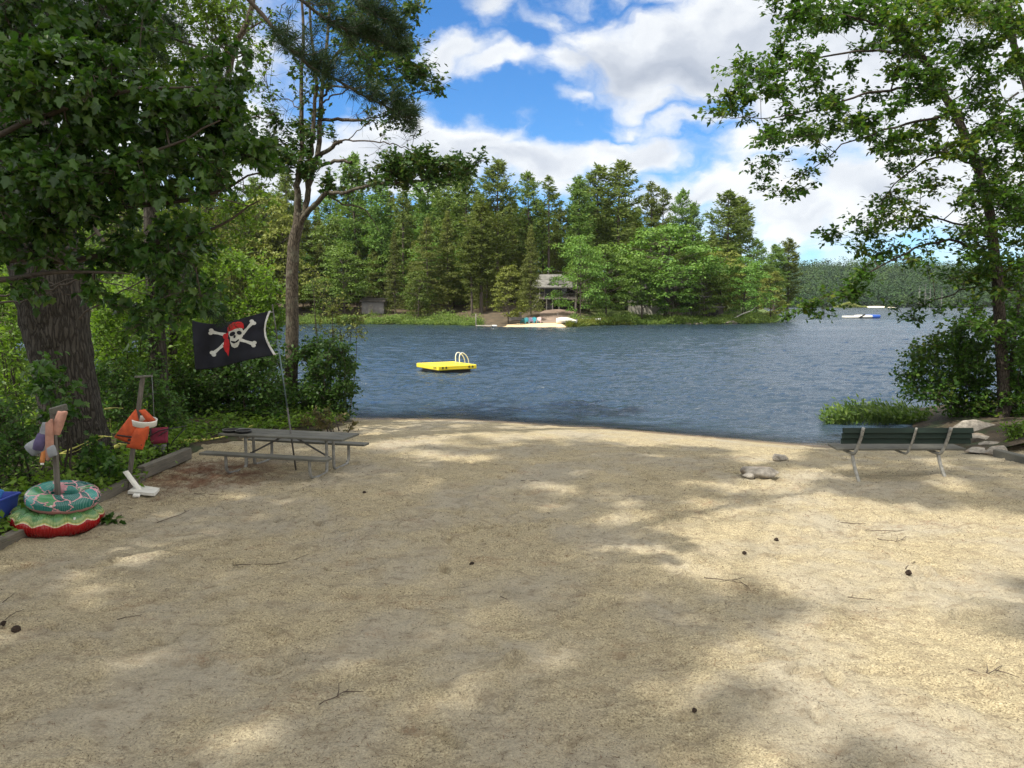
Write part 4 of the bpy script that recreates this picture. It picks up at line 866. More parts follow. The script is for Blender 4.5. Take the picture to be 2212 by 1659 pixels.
# ================================================================ the opposite shore
def pine_meshes(seed, h=1.0, base=.3, width=.17, whorls=26, per=5, droop=0.0, sprays=24, blades=4, L=.026, wd=1.0, skip=.15, shape='pine', lean=0):
    """trunk and crown of a conifer one unit tall"""
    r = np.random.default_rng(seed); w = Arr(); c = Arr()
    tp = np.array([[0, 0, -.03], [r.normal(0, .004), r.normal(0, .004), .35], [lean * .5, r.normal(0, .006), .7], [lean, 0, .99]]); P = smooth_path(tp, 5)
    V, F = tube_arrays(P, np.linspace(.0125, .0015, len(P)), 7); w.add(V, F, 0)
    pos = []; ax = []; nm = []; sz = []
    for k in range(whorls):
        f = k / (whorls - 1); z = base + (.985 - base) * f ** .92; cx, cy = np.interp(z, P[:, 2], P[:, 0]), np.interp(z, P[:, 2], P[:, 1])
        prof = (min(1, .45 + 1.1 * f) * (1 - f) ** .62 * 1.25 + .03) if shape == 'pine' else ((1 - f) ** .85 + .03)
        for q in range(per):
            if r.uniform() < skip * (1.6 - f): continue
            a = r.uniform(0, 6.283); ln = width * prof * r.uniform(.55, 1.25); o = np.array([math.cos(a), math.sin(a), 0]); lift = (.08 + .55 * f) if shape == 'pine' else -.18 + .5 * f
            z0 = z + r.normal(0, .006); t = np.linspace(0, 1, 4)[:, None]
            B = np.array([cx, cy, z0]) + o * ln * t + np.array([0, 0, 1.0]) * ln * (lift * t + (.16 - droop) * t * t); V, F = tube_arrays(B, np.linspace(.0022, .0006, 4), 3); w.add(V, F, 0)
            ns = max(5, int(sprays * (ln / width) ** .8 + 3)); u = r.uniform(.22, 1.0, ns); cen = np.stack([np.interp(u, t[:, 0], B[:, i]) for i in range(3)], -1)
            lat = np.array([-o[1], o[0], 0]); cen += lat * (r.normal(0, .30, ns) * ln * (1.1 - .5 * u))[:, None] + np.array([0, 0, 1]) * r.normal(.002, .0042, (ns, 1))
            for _ in range(blades):
                pos.append(cen + r.normal(0, .0035, cen.shape)); ax.append(o * .8 + lat * r.normal(0, .75, (ns, 1)) + np.array([0, 0, .22 - droop]) + r.normal(0, .25, cen.shape)); nm.append(np.array([0, 0, .55]) + o * .45 + r.normal(0, .65, cen.shape)); sz.append(L * r.uniform(.6, 1.3, ns))
    T = (T_LONG[0] * np.array([1, 1.7 * wd, 1]), T_LONG[1]); V, F = leaves(np.concatenate(pos), np.concatenate(ax), np.concatenate(nm), np.concatenate(sz), T); c.add(V, F, 0)
    return w, c
def leafy_meshes(seed, wid=.36, base=.22, n_cl=95, per=70, L=.030, stems=1):
    """trunk and crown of a broadleaf tree one unit tall"""
    r = np.random.default_rng(seed); w = Arr(); c = Arr(); cl = []
    while len(cl) < n_cl:
        f = r.uniform(0, 1); z = base + (1 - base) * f; R = wid * (math.sin(math.pi * min(.97, f * .80 + .14)) ** .7) * (1 + .16 * math.sin(seed + 5 * f)); a = r.uniform(0, 6.283); q = r.uniform(.25, 1) ** .5
        cl.append((math.cos(a) * R * q * (1 + .18 * math.sin(3 * a + seed)), math.sin(a) * R * q, z + r.normal(0, .02)))
    cl = np.array(cl)
    for s in range(stems):
        o = np.array([r.normal(0, .02), r.normal(0, .02), 0]) * (stems > 1) * 2; e = np.array([r.normal(0, .05), r.normal(0, .05), .82]); P = smooth_path([o - [0, 0, .03], o + [0, 0, base], (o + e) / 2 + [0, 0, .1], e], 4)
        V, F = tube_arrays(P, np.linspace(.017 / stems ** .5, .003, len(P)), 6); w.add(V, F, 0)
        for q in cl[s::stems][::2]:
            k = P[np.argmin(np.abs(P[:, 2] - (q[2] - .1)))]; V, F = tube_arrays(np.array([k, (k + q) / 2 + [0, 0, .015], q]), [.005, .003, .001], 3); w.add(V, F, 0)
    for q in cl:
        k = int(per * r.uniform(.6, 1.3)); v = nrm(r.normal(0, 1, (k, 3))); v[:, 2] = np.abs(v[:, 2]) * .9 - .25; rr = wid * r.uniform(.17, .30); p = q + v * np.array([1, 1, .62]) * rr * r.uniform(.5, 1, (k, 1))
        V, F = leaves(p, v + r.normal(0, .5, v.shape) - np.array([0, 0, .25]), nrm(v) * .8 + np.array([0, 0, .7]) + r.normal(0, .45, v.shape), L * r.uniform(.6, 1.3, k), T_SIMPLE); c.add(V, F, 0)
    return w, c
PROTO = {}
def proto(kind, i):
    if (kind, i) in PROTO: return PROTO[kind, i]
    if kind == 'pine': w, c = pine_meshes(100 + i, base=(.28, .38, .22, .42)[i % 4], width=(.15, .165, .145, .13)[i % 4], whorls=(24, 20, 26, 19)[i % 4], skip=(.12, .22, .12, .28)[i % 4], lean=(.0, .015, -.012, .01)[i % 4]); lm = M_FAR_PINE
    elif kind == 'thin': w, c = pine_meshes(140 + i, base=(.42, .5, .46)[i % 3], width=.105, whorls=17, per=4, skip=.3, sprays=18); lm = M_FAR_PINE
    elif kind == 'hemlock': w, c = pine_meshes(160 + i, base=(.10, .06, .14)[i % 3], width=(.20, .24, .17)[i % 3], whorls=34, per=6, droop=.22, sprays=30, blades=3, L=.024, wd=.9, skip=.05, shape='cone'); lm = M_FAR_HEMLOCK
    elif kind == 'leafy': w, c = leafy_meshes(200 + i, wid=(.40, .33, .46, .36)[i % 4], base=(.16, .2, .12, .24)[i % 4], stems=(1, 3, 2, 1)[i % 4]); lm = M_FAR_LEAF
    elif kind == 'yellow': w, c = leafy_meshes(240 + i, wid=(.30, .26, .34)[i % 3], base=(.14, .22, .1)[i % 3], per=60, L=.034); lm = M_FAR_YELLOW
    PROTO[kind, i] = (w.mesh(kind + '_trunk', M_BARK_FAR, smooth=True), c.mesh(kind + '_crown', lm)); return PROTO[kind, i]
NAMES = {'pine': ('pine_tree', 'tree'), 'thin': ('pine_tree', 'tree'), 'hemlock': ('hemlock_tree', 'tree'), 'leafy': ('broadleaf_tree', 'tree'), 'yellow': ('young_tree', 'tree')}
N_OF = {'pine': 4, 'thin': 3, 'hemlock': 3, 'leafy': 4, 'yellow': 3}
def far_tree(kind, X, Y, off, label, group=None, wide=1.0, i=None, rz=None):
    """a tree `off` metres behind the shoreline whose top shows at (X, Y)"""
    y = float(opp_shore_y((X - 1106) / FPX * 140)) + off; x = (X - 1106) / FPX * y; y = float(opp_shore_y(x)) + off; x = (X - 1106) / FPX * y
    z = float(oz(x, y)); top = at(X, Y, y).z; h = top - z
    i = random.randrange(N_OF[kind]) if i is None else i; tm, cm = proto(kind, i)
    t = thing(NAMES[kind][0], label, NAMES[kind][1], (x, y, z), group); t.rotation_euler = (0, 0, random.uniform(0, 6.28) if rz is None else rz); t.scale = (h * wide, h * wide, h)
    link('trunk', tm, t); link('crown', cm, t); return t
PL = [('pine', 771, 332, 26, 'tall pine directly right of the slender shore tree, top crossed by its branches', 1), ('pine', 830, 388, 22, 'pine seen under the leafy low bough of the slender tree, left part', 1), ('thin', 875, 396, 20, 'thin-crowned pine with sky showing through it, under the low bough', 1),
      ('pine', 930, 352, 30, 'pine half hidden behind the leafy tip of the low bough', 1), ('pine', 972, 337, 26, 'pine whose tip just clears the end of the low bough', 1), ('pine', 1011, 362, 24, 'full pine right of the end of the low bough', 1.05), ('pine', 1076, 346, 24, 'tall pointed pine left of the cabin, highest of its row', 1.1),
      ('pine', 1143, 373, 30, 'narrow pointed pine standing behind the cabin, left of its bare-stemmed neighbour', .95), ('thin', 1184, 380, 30, 'slim pine with a long bare stem behind the cabin roof', 1.1), ('pine', 1246, 380, 24, 'pine just left of the two tallest pines', 1.0),
      ('pine', 1288, 358, 26, 'left one of the two tallest pines in the middle of the far shore', 1.1), ('pine', 1331, 350, 22, 'right one of the two tallest pines, broad and dense', 1.35), ('thin', 1402, 393, 34, 'open pine standing alone against the sky right of the tallest pair', 1.1), ('thin', 1428, 408, 32, 'thin pine second right of the tallest pair', 1.0),
      ('pine', 1468, 410, 36, 'feathery pine above the round green tree, top against white cloud', .9), ('pine', 1492, 438, 34, 'shorter pine leaning right beside the feathery one', .9), ('pine', 1564, 413, 18, 'wide-armed pine near the right end of the shore, highest there', 1.45), ('pine', 1594, 424, 22, 'second crown of the wide-armed pine pair at the right end', 1.2),
      ('pine', 1628, 517, 26, 'small pine between the wide-armed pine and the point', 1.1), ('pine', 1668, 528, 30, 'pine on the point, second from the end', 1.4), ('pine', 1698, 514, 26, 'last pine at the right end of the point, leaning branches over the lake', 1.3),
      ('pine', 561, 385, 34, 'dark pine tip against cloud left of the slender tree', 1.1), ('pine', 628, 372, 30, 'pine showing just left of the slender trunk top', 1.0), ('hemlock', 1146, 488, 10, 'brown-green conifer with drooping boughs left of the cabin roof', .8), ('hemlock', 925, 470, 9, 'large brown-green hemlock with boughs down to the water, left of the dock', 1.0),
      ('hemlock', 968, 455, 14, 'hemlock with dark shaded boughs behind the large one', .95), ('hemlock', 855, 500, 10, 'ragged hemlock with bare lower twigs near the small shed', .8), ('pine', 1040, 440, 14, 'pine with level plumed boughs left of the yellow-green tree', 1.4), ('pine', 1020, 500, 10, 'low dark pine right of the large hemlock', 1.3),
      ('yellow', 1098, 575, 3.2, 'small yellow-green tree in front of the grey fence', .95), ('leafy', 1436, 488, 6, 'big round bright green tree on the shore, right of the covered boat', 1.3), ('leafy', 1308, 530, 7, 'green tree at the left of the big round one', 1.0), ('leafy', 1246, 515, 8, 'green tree half covering the right end of the cabin', .85),
      ('leafy', 1385, 560, 5, 'lower green tree in front of the big round one', 1.2), ('leafy', 1452, 575, 4, 'low spreading green tree right in front of the pale house', 1.15), ('leafy', 1520, 585, 4, 'bushy green tree covering the right end of the pale house', 1.1), ('leafy', 1496, 540, 8, 'green tree at the right flank of the big round one', 1.05), ('yellow', 1556, 545, 8, 'yellow-green tree below the wide-armed pine', 1.1), ('leafy', 1602, 560, 6, 'dark green tree with a wide shaded base near the point', 1.1),
      ('yellow', 1662, 588, 6, 'pale spreading young tree at the tip of the point', 1.0), ('leafy', 905, 590, 4, 'bright green bushy tree at the water left of the large hemlock', 1.0), ('leafy', 745, 545, 8, 'bright green tree right of the slender trunk', 1.2), ('leafy', 700, 600, 5, 'low green tree just right of the slender trunk', 1.2),
      ('yellow', 590, 430, 14, 'yellow-green feathery tree left of the slender trunk, tallest of three', .9), ('yellow', 540, 455, 12, 'yellow-green feathery tree at the left of its group', .9), ('yellow', 618, 470, 10, 'yellow-green feathery tree touching the slender trunk', .9), ('yellow', 500, 480, 12, 'yellow-green tree behind the edge of the maple boughs', .9)]
for kind, X, Y, off, lab, wd in PL: far_tree(kind, X, Y, off, lab, None, wd, i=(int(X) * 7) % N_OF[kind])
# the deeper wood: rows of trees that nothing tells apart
rt = random.Random(4)
def fill_row(x0, x1, step, off, ytop, kinds, label, group):
    X = x0
    while X < x1:
        k = rt.choice(kinds); yt = ytop(X) + rt.uniform(-14, 26)
        far_tree(k, X, yt, off + rt.uniform(-3, 4), label, group, rt.uniform(.95, 1.35)); X += step * rt.uniform(.7, 1.3)
sky_line = lambda X: np.interp(X, [-300, 300, 560, 680, 800, 980, 1080, 1180, 1330, 1400, 1480, 1560, 1620, 1700], [420, 420, 430, 420, 425, 400, 415, 440, 415, 455, 480, 480, 560, 575])
fill_row(-200, 1690, 30, 44, lambda X: sky_line(X), ['pine', 'pine', 'hemlock'], 'dark tree in the depth of the far wood', 'trees in the depth of the far wood')
fill_row(-100, 1640, 42, 33, lambda X: sky_line(X) + 50, ['hemlock', 'hemlock', 'pine', 'leafy'], 'tree in the second row of the far wood', 'trees in the second row of the far wood')
fill_row(-250, 1690, 24, 62, lambda X: sky_line(X) + 45, ['hemlock', 'leafy', 'hemlock'], 'dark tree in the depth of the far wood', 'trees in the depth of the far wood')
fill_row(380, 1070, 42, 19, lambda X: 520, ['hemlock', 'leafy', 'hemlock'], 'dark conifer or bushy tree near the water left of the cabin', 'trees near the water left of the cabin')
fill_row(1270, 1640, 40, 17, lambda X: 560, ['leafy', 'hemlock', 'leafy'], 'bushy tree in the wood right of the cabin', 'bushy trees in the wood right of the cabin')
# low growth along the water: one mass
def shore_brush():
    A = Arr(); r = np.random.default_rng(15); X = np.concatenate([r.uniform(-75, -7, 3200), r.uniform(10.5, 62, 2600), r.uniform(-8, -5.5, 120)]); off = r.exponential(1.6, len(X)) + .1; yv = opp_shore_y(X) + off; z = oz(X, yv)
    hgt = (.35 + 1.6 * vnoise(X * .35, off * .3, 6) ** 2) * r.uniform(.5, 1.2, len(X)); k = 26; p = np.repeat(np.stack([X, yv, z], -1), k, 0); h = np.repeat(hgt, k); q = p + r.normal(0, .35, p.shape); q[:, 2] = p[:, 2] + h * r.uniform(.05, 1, len(h))
    V, F = leaves(q, r.normal(0, 1, q.shape) + np.array([0, 0, .9]), r.normal(0, .6, q.shape) + np.array([0, -.5, .7]), r.uniform(.14, .34, len(h)), T_SIMPLE); A.add(V, F, 0)
    props(link('shore_brush', A.mesh('shore_brush', [M_FAR_LEAF])), kind='stuff', label='low green brush and grass along the far water edge', cat='brush')
    A = Arr(); n = 900; X = r.uniform(9.6, 22, n); off = np.abs(r.normal(0, .9, n)); yv = opp_shore_y(X) + off; p = np.repeat(np.stack([X, yv, oz(X, yv)], -1), 6, 0)
    V, F = leaves(p + r.normal(0, .12, p.shape), r.normal(0, .35, p.shape) + np.array([0, 0, 1.0]), r.normal(0, 1, p.shape), r.uniform(.6, 1.4, len(p)), T_BLADE); A.add(V, F, 0)
    props(link('shore_grass', A.mesh('shore_grass', [M_FAR_YELLOW])), kind='stuff', label='tall yellow-green grass at the water right of the little beach', cat='grass')
shore_brush()

# ---------------------------------------------------------------- cabin and the things round it
M_ROOF = plain('weathered_shingle', (.15, .146, .135), .85, .35, 1.2); M_WALL = plain('dark_boarding', (.040, .034, .030), .8, .35, 3); M_TRIM = plain('grey_timber', (.17, .155, .14), .8, .3, 3); M_GLASS, t, b, _ = mat('window_glass')
b.inputs['Base Color'].default_value = (.012, .015, .02, 1); b.inputs['Roughness'].default_value = .06
M_DARK = plain('dark_interior', (.012, .011, .010), .9, .2, 2); M_DOOR = plain('grey_door', (.16, .15, .145), .7, .2, 2); M_PALE = plain('pale_siding', (.38, .36, .32), .7, .12, 2); M_TAN = plain('tan_stone', (.42, .34, .25), .8, .25, 2)
def cabin():
    D = 150.0; X = lambda px: (px - 1106) / FPX * D; Z = lambda py, d=D: at(1106, py, d).z; x0, x1 = X(1157), X(1243); zg, zd, ze, zr = Z(669), Z(645), Z(620), Z(590)
    c = thing('lake_cabin', 'dark cabin with a pale grey hipped roof and an upstairs porch above the small beach', 'cabin', ((x0 + x1) / 2, D + 2, zg))
    f = D + 2.2                                                # back wall of the porch
    MB().box(((x0 + x1) / 2, f + 4, (zg + ze) / 2 - .3), (x1 - x0, 8, ze - zg + .6)).build('wall', M_WALL, c)
    fl = MB().box(((x0 + x1) / 2, D + 1.0, zd), (x1 - x0 + .3, 2.4, .28)).build('porch_floor', M_TRIM, c)
    for x in (x0 + .1, X(1180), X(1193), X(1207), x1 - .1): MB().box((x, D - .05, (zg + zd) / 2 - .15), (.2, .2, zd - zg - .28 + .3)).build('post', M_TRIM, c)
    for x in (x0 + .1, X(1175), X(1192), X(1208), x1 - .1): MB().box((x, D - .08, (zd + ze) / 2 + .07), (.13, .13, ze - zd - .15)).build('porch_post', M_TRIM, c)
    r = MB()
    for z in (zd + .25, zd + .95): r.box(((x0 + x1) / 2, D - .06, z), (x1 - x0, .08, .08))
    n = 44
    for i in range(n): r.box((x0 + (x1 - x0) * (i + .5) / n, D - .06, zd + .6), (.04, .04, .66))
    r.build('railing', M_TRIM, c)
    for a, b_ in ((X(1162), X(1172)), (X(1177), X(1190)), (X(1195), X(1206)), (X(1212), X(1226))):
        w_ = MB().box(((a + b_) / 2, f - .03, (zd + ze) / 2 + .1), (b_ - a, .08, 1.7)).build('window', M_TRIM, c); MB().box(((a + b_) / 2, f - .09, (zd + ze) / 2 + .1), (b_ - a - .2, .05, 1.5)).build('pane', M_GLASS, w_)
    dr = MB().box(((X(1182) + X(1194)) / 2, f - .04, (zg + zd) / 2 - .1), (X(1194) - X(1182), .1, zd - zg - .5)).build('garage_door', M_DOOR, c)
    MB().box(((X(1197) + X(1207)) / 2, f - .04, (zg + zd) / 2 - .1), (X(1207) - X(1197), .1, zd - zg - .4)).build('dark_bay', M_DARK, c)
    ex0, ex1, ey0, ey1 = x0 - 1.0, x1 + .6, D - .7, f + 8.6; rx0, rx1, ry = X(1168), x1 - 2.5, f + 3.6
    V = [(ex0, ey0, ze), (ex1, ey0, ze), (ex1, ey1, ze), (ex0, ey1, ze), (rx0, ry, zr), (rx1, ry, zr)]; rf = MB().add(V + [(p[0], p[1], p[2] - .22) for p in V[:4]], [(0, 1, 5, 4), (1, 2, 5), (2, 3, 4, 5), (3, 0, 4), (0, 6, 7, 1), (1, 7, 8, 2), (2, 8, 9, 3), (3, 9, 6, 0), (9, 8, 7, 6)]).build('roof', M_ROOF, c)
    gx = X(1196); MB().add([(gx - 1.4, ey0 + .9, ze + .55), (gx + 2.6, ey0 + .9, ze + .55), (gx + .6, ey0 + 1.1, ze + 2.0), (gx + .6, ry - .1, zr - .12), (gx - 1.4, ry - 1.2, zr - .75), (gx + 2.6, ry - 1.2, zr - .75)], [(0, 1, 2), (0, 2, 3, 4), (1, 5, 3, 2)]).build('dormer', M_ROOF, rf)
    MB().lathe((X(1187), ry, zr - .1), [(.16, 0), (.16, .55), (.26, .56), (.26, .7), (0, .8)], 10).build('chimney', M_TRIM, rf)
    st = MB(); a = Vector((X(1150), D - .9, zg + .25)); b_ = Vector((X(1165), D - .9, zd + .1))
    for q in (0, .9): st.beam(a + Vector((0, q, 0)), b_ + Vector((0, q, 0)), .08, .22); st.beam(a + Vector((0, q, 1)), b_ + Vector((0, q, 1)), .06, .08); st.box(a + Vector((0, q, .5)), (.08, .08, 1.1)); st.box(b_ + Vector((0, q, .9)), (.08, .08, 2.0))
    for i in range(9): st.box(a.lerp(b_, (i + .5) / 9) + Vector((0, .45, .06)), (.3, .95, .05))
    st.build('stairs', plain('pale_timber', (.33, .31, .28), .8, .2, 3), c)
cabin()
def house():
    D = 156.0; X = lambda px: (px - 1106) / FPX * D; Z = lambda py: at(1106, py, D).z; zg = Z(677); c = thing('shore_house', 'pale house with a raised deck, mostly hidden behind the big round green tree', 'house', (X(1450), D, zg))
    MB().box((X(1445), D + 6.5, (Z(622) + zg) / 2), (15, 9, Z(622) - zg + .6)).build('wall', M_PALE, c)
    MB().prism([(X(1445) - 8, D + 1.4, Z(623)), (X(1445) + 8, D + 1.4, Z(623)), (X(1445) + 8, D + 6.5, Z(602)), (X(1445) - 8, D + 6.5, Z(602))], (0, .2, .25)).build('roof', M_ROOF, c)
    MB().box((X(1475), D + .6, Z(641)), (11, 2.8, .25)).build('deck', M_TRIM, c)
    for p in (1450, 1470, 1484, 1496, 1508): MB().box((X(p), D - .6, (Z(641) + zg) / 2 - .4), (.22, .22, Z(641) - zg + .5)).build('post', M_TRIM, c)
    MB().box((X(1462), D + 1.7, (Z(643) + zg) / 2 - .3), (2.8, .5, Z(643) - zg + .3)).build('chimney_base', M_TAN, c)
    r = MB(); r.box((X(1475), D - .75, Z(632)), (11, .07, .07)); [r.box((X(1475) - 5.4 + .3 * i, D - .75, Z(636)), (.04, .04, .8)) for i in range(37)]; r.build('railing', M_TRIM, c)
    for p in (1400, 1425, 1448): w_ = MB().box((X(p), D + 1.96, Z(628)), (1.5, .1, 1.3)).build('window', M_TRIM, c); MB().box((X(p), D + 1.89, Z(628)), (1.25, .06, 1.05)).build('pane', M_GLASS, w_)
    s = thing('boat_shed', 'low dark shed under the trees right of the pale house', 'shed', (X(1540), D - 1, Z(681))); MB().box((X(1540), D + 1, (Z(664) + Z(684)) / 2), (3.6, 3.4, 2)).build('wall', M_WALL, s); MB().prism([(X(1540) - 2.1, D - .9, Z(664)), (X(1540) + 2.1, D - .9, Z(664)), (X(1540) + 2.1, D + 3, Z(657)), (X(1540) - 2.1, D + 3, Z(657))], (0, .02, .14)).build('roof', M_TRIM, s)
    MB().box((X(1540), D - .73, Z(676)), (1.4, .1, 1.2)).build('door', M_DARK, s)
    D = 158.0; s = thing('garden_shed', 'small grey-green shed under the dark trees, left of the large hemlock', 'shed', (X(818), D, Z(672) - .1)); MB().box((X(818) * D / 152, D + 1.6, at(0, 664, D).z), (4.6, 3.2, 2.6)).build('wall', M_DOOR, s)
    xs_ = X(818) * D / 152; MB().prism([(xs_ - 2.7, D - .4, at(0, 652, D).z), (xs_ + 2.7, D - .4, at(0, 652, D).z), (xs_ + 2.7, D + 3.6, at(0, 645, D).z), (xs_ - 2.7, D + 3.6, at(0, 645, D).z)], (0, .03, .18)).build('roof', M_WALL, s)
    MB().box((xs_ - .4, D - .06, at(0, 666, D).z), (1.0, .1, 1.8)).build('door', M_TRIM, s)
    D = 156.0; cx = (545 - 1106) / FPX * D; gzv = float(oz(cx, D)); s = thing('red_canoe_rack', 'rust-red boards lying between trunks on the far bank, above the pirate flag', 'rack', (cx, D, gzv))
    for k in range(3): MB().box((cx + .3 * k, D + .5 * k, gzv + .35 + .35 * k), (5.2, .6, .14), (0, .02 * k, .05 * k)).build('board', plain('rust_board', (.34, .13, .08), .8, .3, 1), s)
    for q in (-2, 2): MB().box((cx + q, D + .5, gzv + .5), (.15, 1.6, 1.2)).build('post', M_TRIM, s)
house()
def beach_things():
    on = lambda px, off: (lambda x: Vector((x, float(opp_shore_y(x)) + off, float(oz(x, float(opp_shore_y(x)) + off)) + .07)))((px - 1106) / FPX * (130 + off))
    # grey board fence / store
    a = on(1100, 7.5); b_ = on(1126, 7.5); f = thing('board_fence', 'low grey board fence standing behind the row of beach chairs', 'fence', (a + b_) / 2)
    n = 12
    for i in range(n): p = a.lerp(b_, i / (n - 1)); MB().box((p.x, p.y, p.z + .72), ((b_.x - a.x) / n * .94, .05, 1.5 + .03 * (i % 3))).build('board', M_DOOR, f)
    MB().beam(a + Vector((-.1, .06, 1.1)), b_ + Vector((.1, .06, 1.1)), .06, .1).build('rail', M_TRIM, f)
    cols = [((.02, .14, .14), 'dark teal', 'leftmost in the row'), ((.10, .55, .62), 'bright turquoise', 'second in the row'), ((.42, .34, .48), 'lilac', 'middle of the row'), ((.08, .50, .60), 'turquoise', 'fourth in the row'), ((.50, .36, .36), 'faded pink', 'rightmost in the row')]
    for k, ((col, nm, where), px) in enumerate(zip(cols, (1130, 1138.5, 1147, 1156.5, 1164))):
        p = on(px, 3.2); m = plain('chair_paint_' + nm.split()[-1], col, .5, .1, 3); c = thing('beach_chair', f'{nm} slatted wooden beach chair across the water, {where}', 'chair', p, 'beach chairs on the far sand', rotz=(-.3, .25, 0, .4, -.2)[k])
        bk = MB(); w_ = .78
        for i in range(5): bk.box(((i - 2) * .15, .28 + .02, .62 + .05 * (2 - abs(i - 2)) * .5), (.13, .03, .78 + .05 * (2 - abs(i - 2))), (-.42, 0, (i - 2) * -.03))
        bk.build('backrest', m, c, local=True); MB().box((0, -.08, .34), (.62, .55, .04), (-.18, 0, 0)).build('seat', m, c, local=True)
        for s in (-1, 1):
            MB().box((s * .38, -.05, .56), (.13, .72, .03)).build('armrest', m, c, local=True); MB().box((s * .35, -.34, .27), (.09, .05, .56)).build('leg', m, c, local=True); MB().box((s * .33, .18, .18), (.05, .75, .09), (-.32, 0, 0)).build('leg', m, c, local=True)
    # covered motor boat
    p = on(1223, 2.2); b_ = thing('covered_boat', 'small motor boat under a pale cover, pulled up on the little beach', 'boat', p); M_HULL = plain('white_hull', (.72, .72, .70), .35, .06, 1); M_COVER = plain('pale_cover', (.62, .60, .53), .7, .12, 1.2)
    L = 3.6; hull = []; cov = []
    for i in range(13):
        t_ = i / 12; hw = .78 * (min(1, (t_ / .42) ** .6) if t_ < .42 else 1); hh = .55 + .12 * (1 - t_); kx = -L / 2 + L * t_
        hull.append([(kx, hw * s * e, z) for s, e, z in ((-1, 1, hh), (-1, .92, .25), (-1, .35, .04), (1, .35, .04), (1, .92, .25), (1, 1, hh))])
        pk = hh + .5 * math.sin(math.pi * min(1, .12 + t_ * .9)) ** .7; cov.append([(kx, hw * 1.03 * math.cos(a), hh - .06 + (pk - hh + .06) * math.sin(a)) for a in np.linspace(0, math.pi, 7)])
    q = lambda P: [[Vector(v) for v in r_] for r_ in P]
    MB().sheet(q(hull), smooth=True).build('hull', M_HULL, b_, local=True); MB().sheet(q(cov), smooth=True).build('cover', M_COVER, b_, local=True); MB().box((L / 2 + .12, 0, .55), (.3, .36, .5), bevel=.08).box((L / 2 + .15, 0, .18), (.14, .16, .5)).build('outboard', plain('boat_motor', (.12, .12, .13), .5, .2, 3), b_, local=True)
    MB().tube([(-L / 2 + .3, 0, .6), (-L / 2 + .3, 0, 1.9)], .03, 6).build('mast', M_TRIM, b_, local=True); b_.rotation_euler = (.03, 0, .22)
    # upturned canoe
    p = on(1288, 2.6); b_ = thing('canoe', 'upturned pale canoe lying in the grass right of the covered boat', 'canoe', p); cn = []
    for i in range(15): t_ = i / 14 * 2 - 1; wd = .42 * (1 - abs(t_) ** 2.2) + .015; cn.append([Vector((t_ * 1.7, wd * math.cos(a), .18 + (.36 + .1 * abs(t_) ** 3) * math.sin(a))) for a in np.linspace(-.1, math.pi + .1, 9)])
    MB().sheet(cn).build('hull', M_HULL, b_, local=True); MB().tube([v[4] + Vector((0, 0, .01)) for v in cn], .018, 5).build('keel', M_TRIM, b_, local=True); b_.rotation_euler = (0, 0, -.12)
    # little dock with a post
    d = thing('wooden_dock', 'low pale dock on posts sticking out left of the little beach', 'dock', on_z(1052, 707, WATER_Z)); W_ = lambda px, dz, dy=0: on_z(px, 707.5, WATER_Z) + Vector((0, dy, dz))
    MB().beam(W_(1028, .32), W_(1064, .32), 1.3, .1).build('deck', M_PALE, d)
    for px in (1030, 1046, 1062):
        for dy in (-.55, .55): MB().tube([W_(px, -.5, dy), W_(px, .45, dy)], .06, 6).build('post', M_TRIM, d)
    MB().tube([W_(1028, -.6, .3), W_(1028, 2.3, .3)], .09, 6).build('tall_post', M_TRIM, d)
    b2 = W_(1068, .12); q = solo(MB().lathe(b2, [(0, .02), (.42, .02), (.5, .16), (.42, .3), (0, .3)], 14), 'white_float', M_HULL, 'white mooring float at the right end of the dock', 'float', b2)
    for k, (px, off, r_) in enumerate(((1640, .3, .7), (1652, .4, .9), (1662, .2, .6), (1558, .1, .5), (1574, .1, .45), (1538, .2, .5))):
        p = on(px, off); solo(rock_mb(p + Vector((0, 0, r_ * .2)), (r_ * 1.5, r_, r_ * .7), 200 + k), 'shore_rock', M_ROCK, ('pale rock at the tip of the point', 'largest pale rock at the tip of the point', 'outermost rock at the tip of the point', 'low rock at the far water edge below the wide-armed pine', 'flat rock at the far water edge beside the low one', 'half-sunk rock at the far water edge near the dark shed')[k], 'rock', p)
    a = on(1652, 2.5); q = solo(MB().tube(smooth_path([a, a + Vector((2.2, .3, 1.2)), a + Vector((4.2, .2, 2.0)), a + Vector((5.2, .4, 2.9))], 4), np.linspace(.16, .04, 13), 6), 'driftwood_log', M_PALE, 'pale fallen trunk slanting over the rocks at the point', 'log', a)
def rock_mb(c, size, seed, sub=4):
    bm = bmesh.new(); bmesh.ops.create_icosphere(bm, subdivisions=sub, radius=1); r = np.random.default_rng(seed); pl = [(nrm(r.normal(0, 1, 3)), r.uniform(.42, .88)) for _ in range(13)]
    V = []
    for v in bm.verts:
        p = np.array(v.co)
        for n, d_ in pl:
            k = p @ n - d_
            if k > 0: p = p - n * k * .93
        p = p * (1 + .10 * (vnoise(p[0] * 2 + seed, p[1] * 2 + p[2], seed) - .5) + .09 * (vnoise(p[0] * 5 + p[2] * 4, p[1] * 5 - p[2] * 3, seed) - .5) + .04 * (vnoise(p[0] * 13 + p[2] * 9, p[1] * 13, seed) - .5)); V.append(Vector(p * np.array(size)) + Vector(c))
    bm.verts.index_update(); mb = MB().add(V, [[v.index for v in f.verts] for f in bm.faces], 0, True); bm.free(); return mb
m, t, b, _ = mat('granite'); co = obj_coord(t); M_ROCK = m
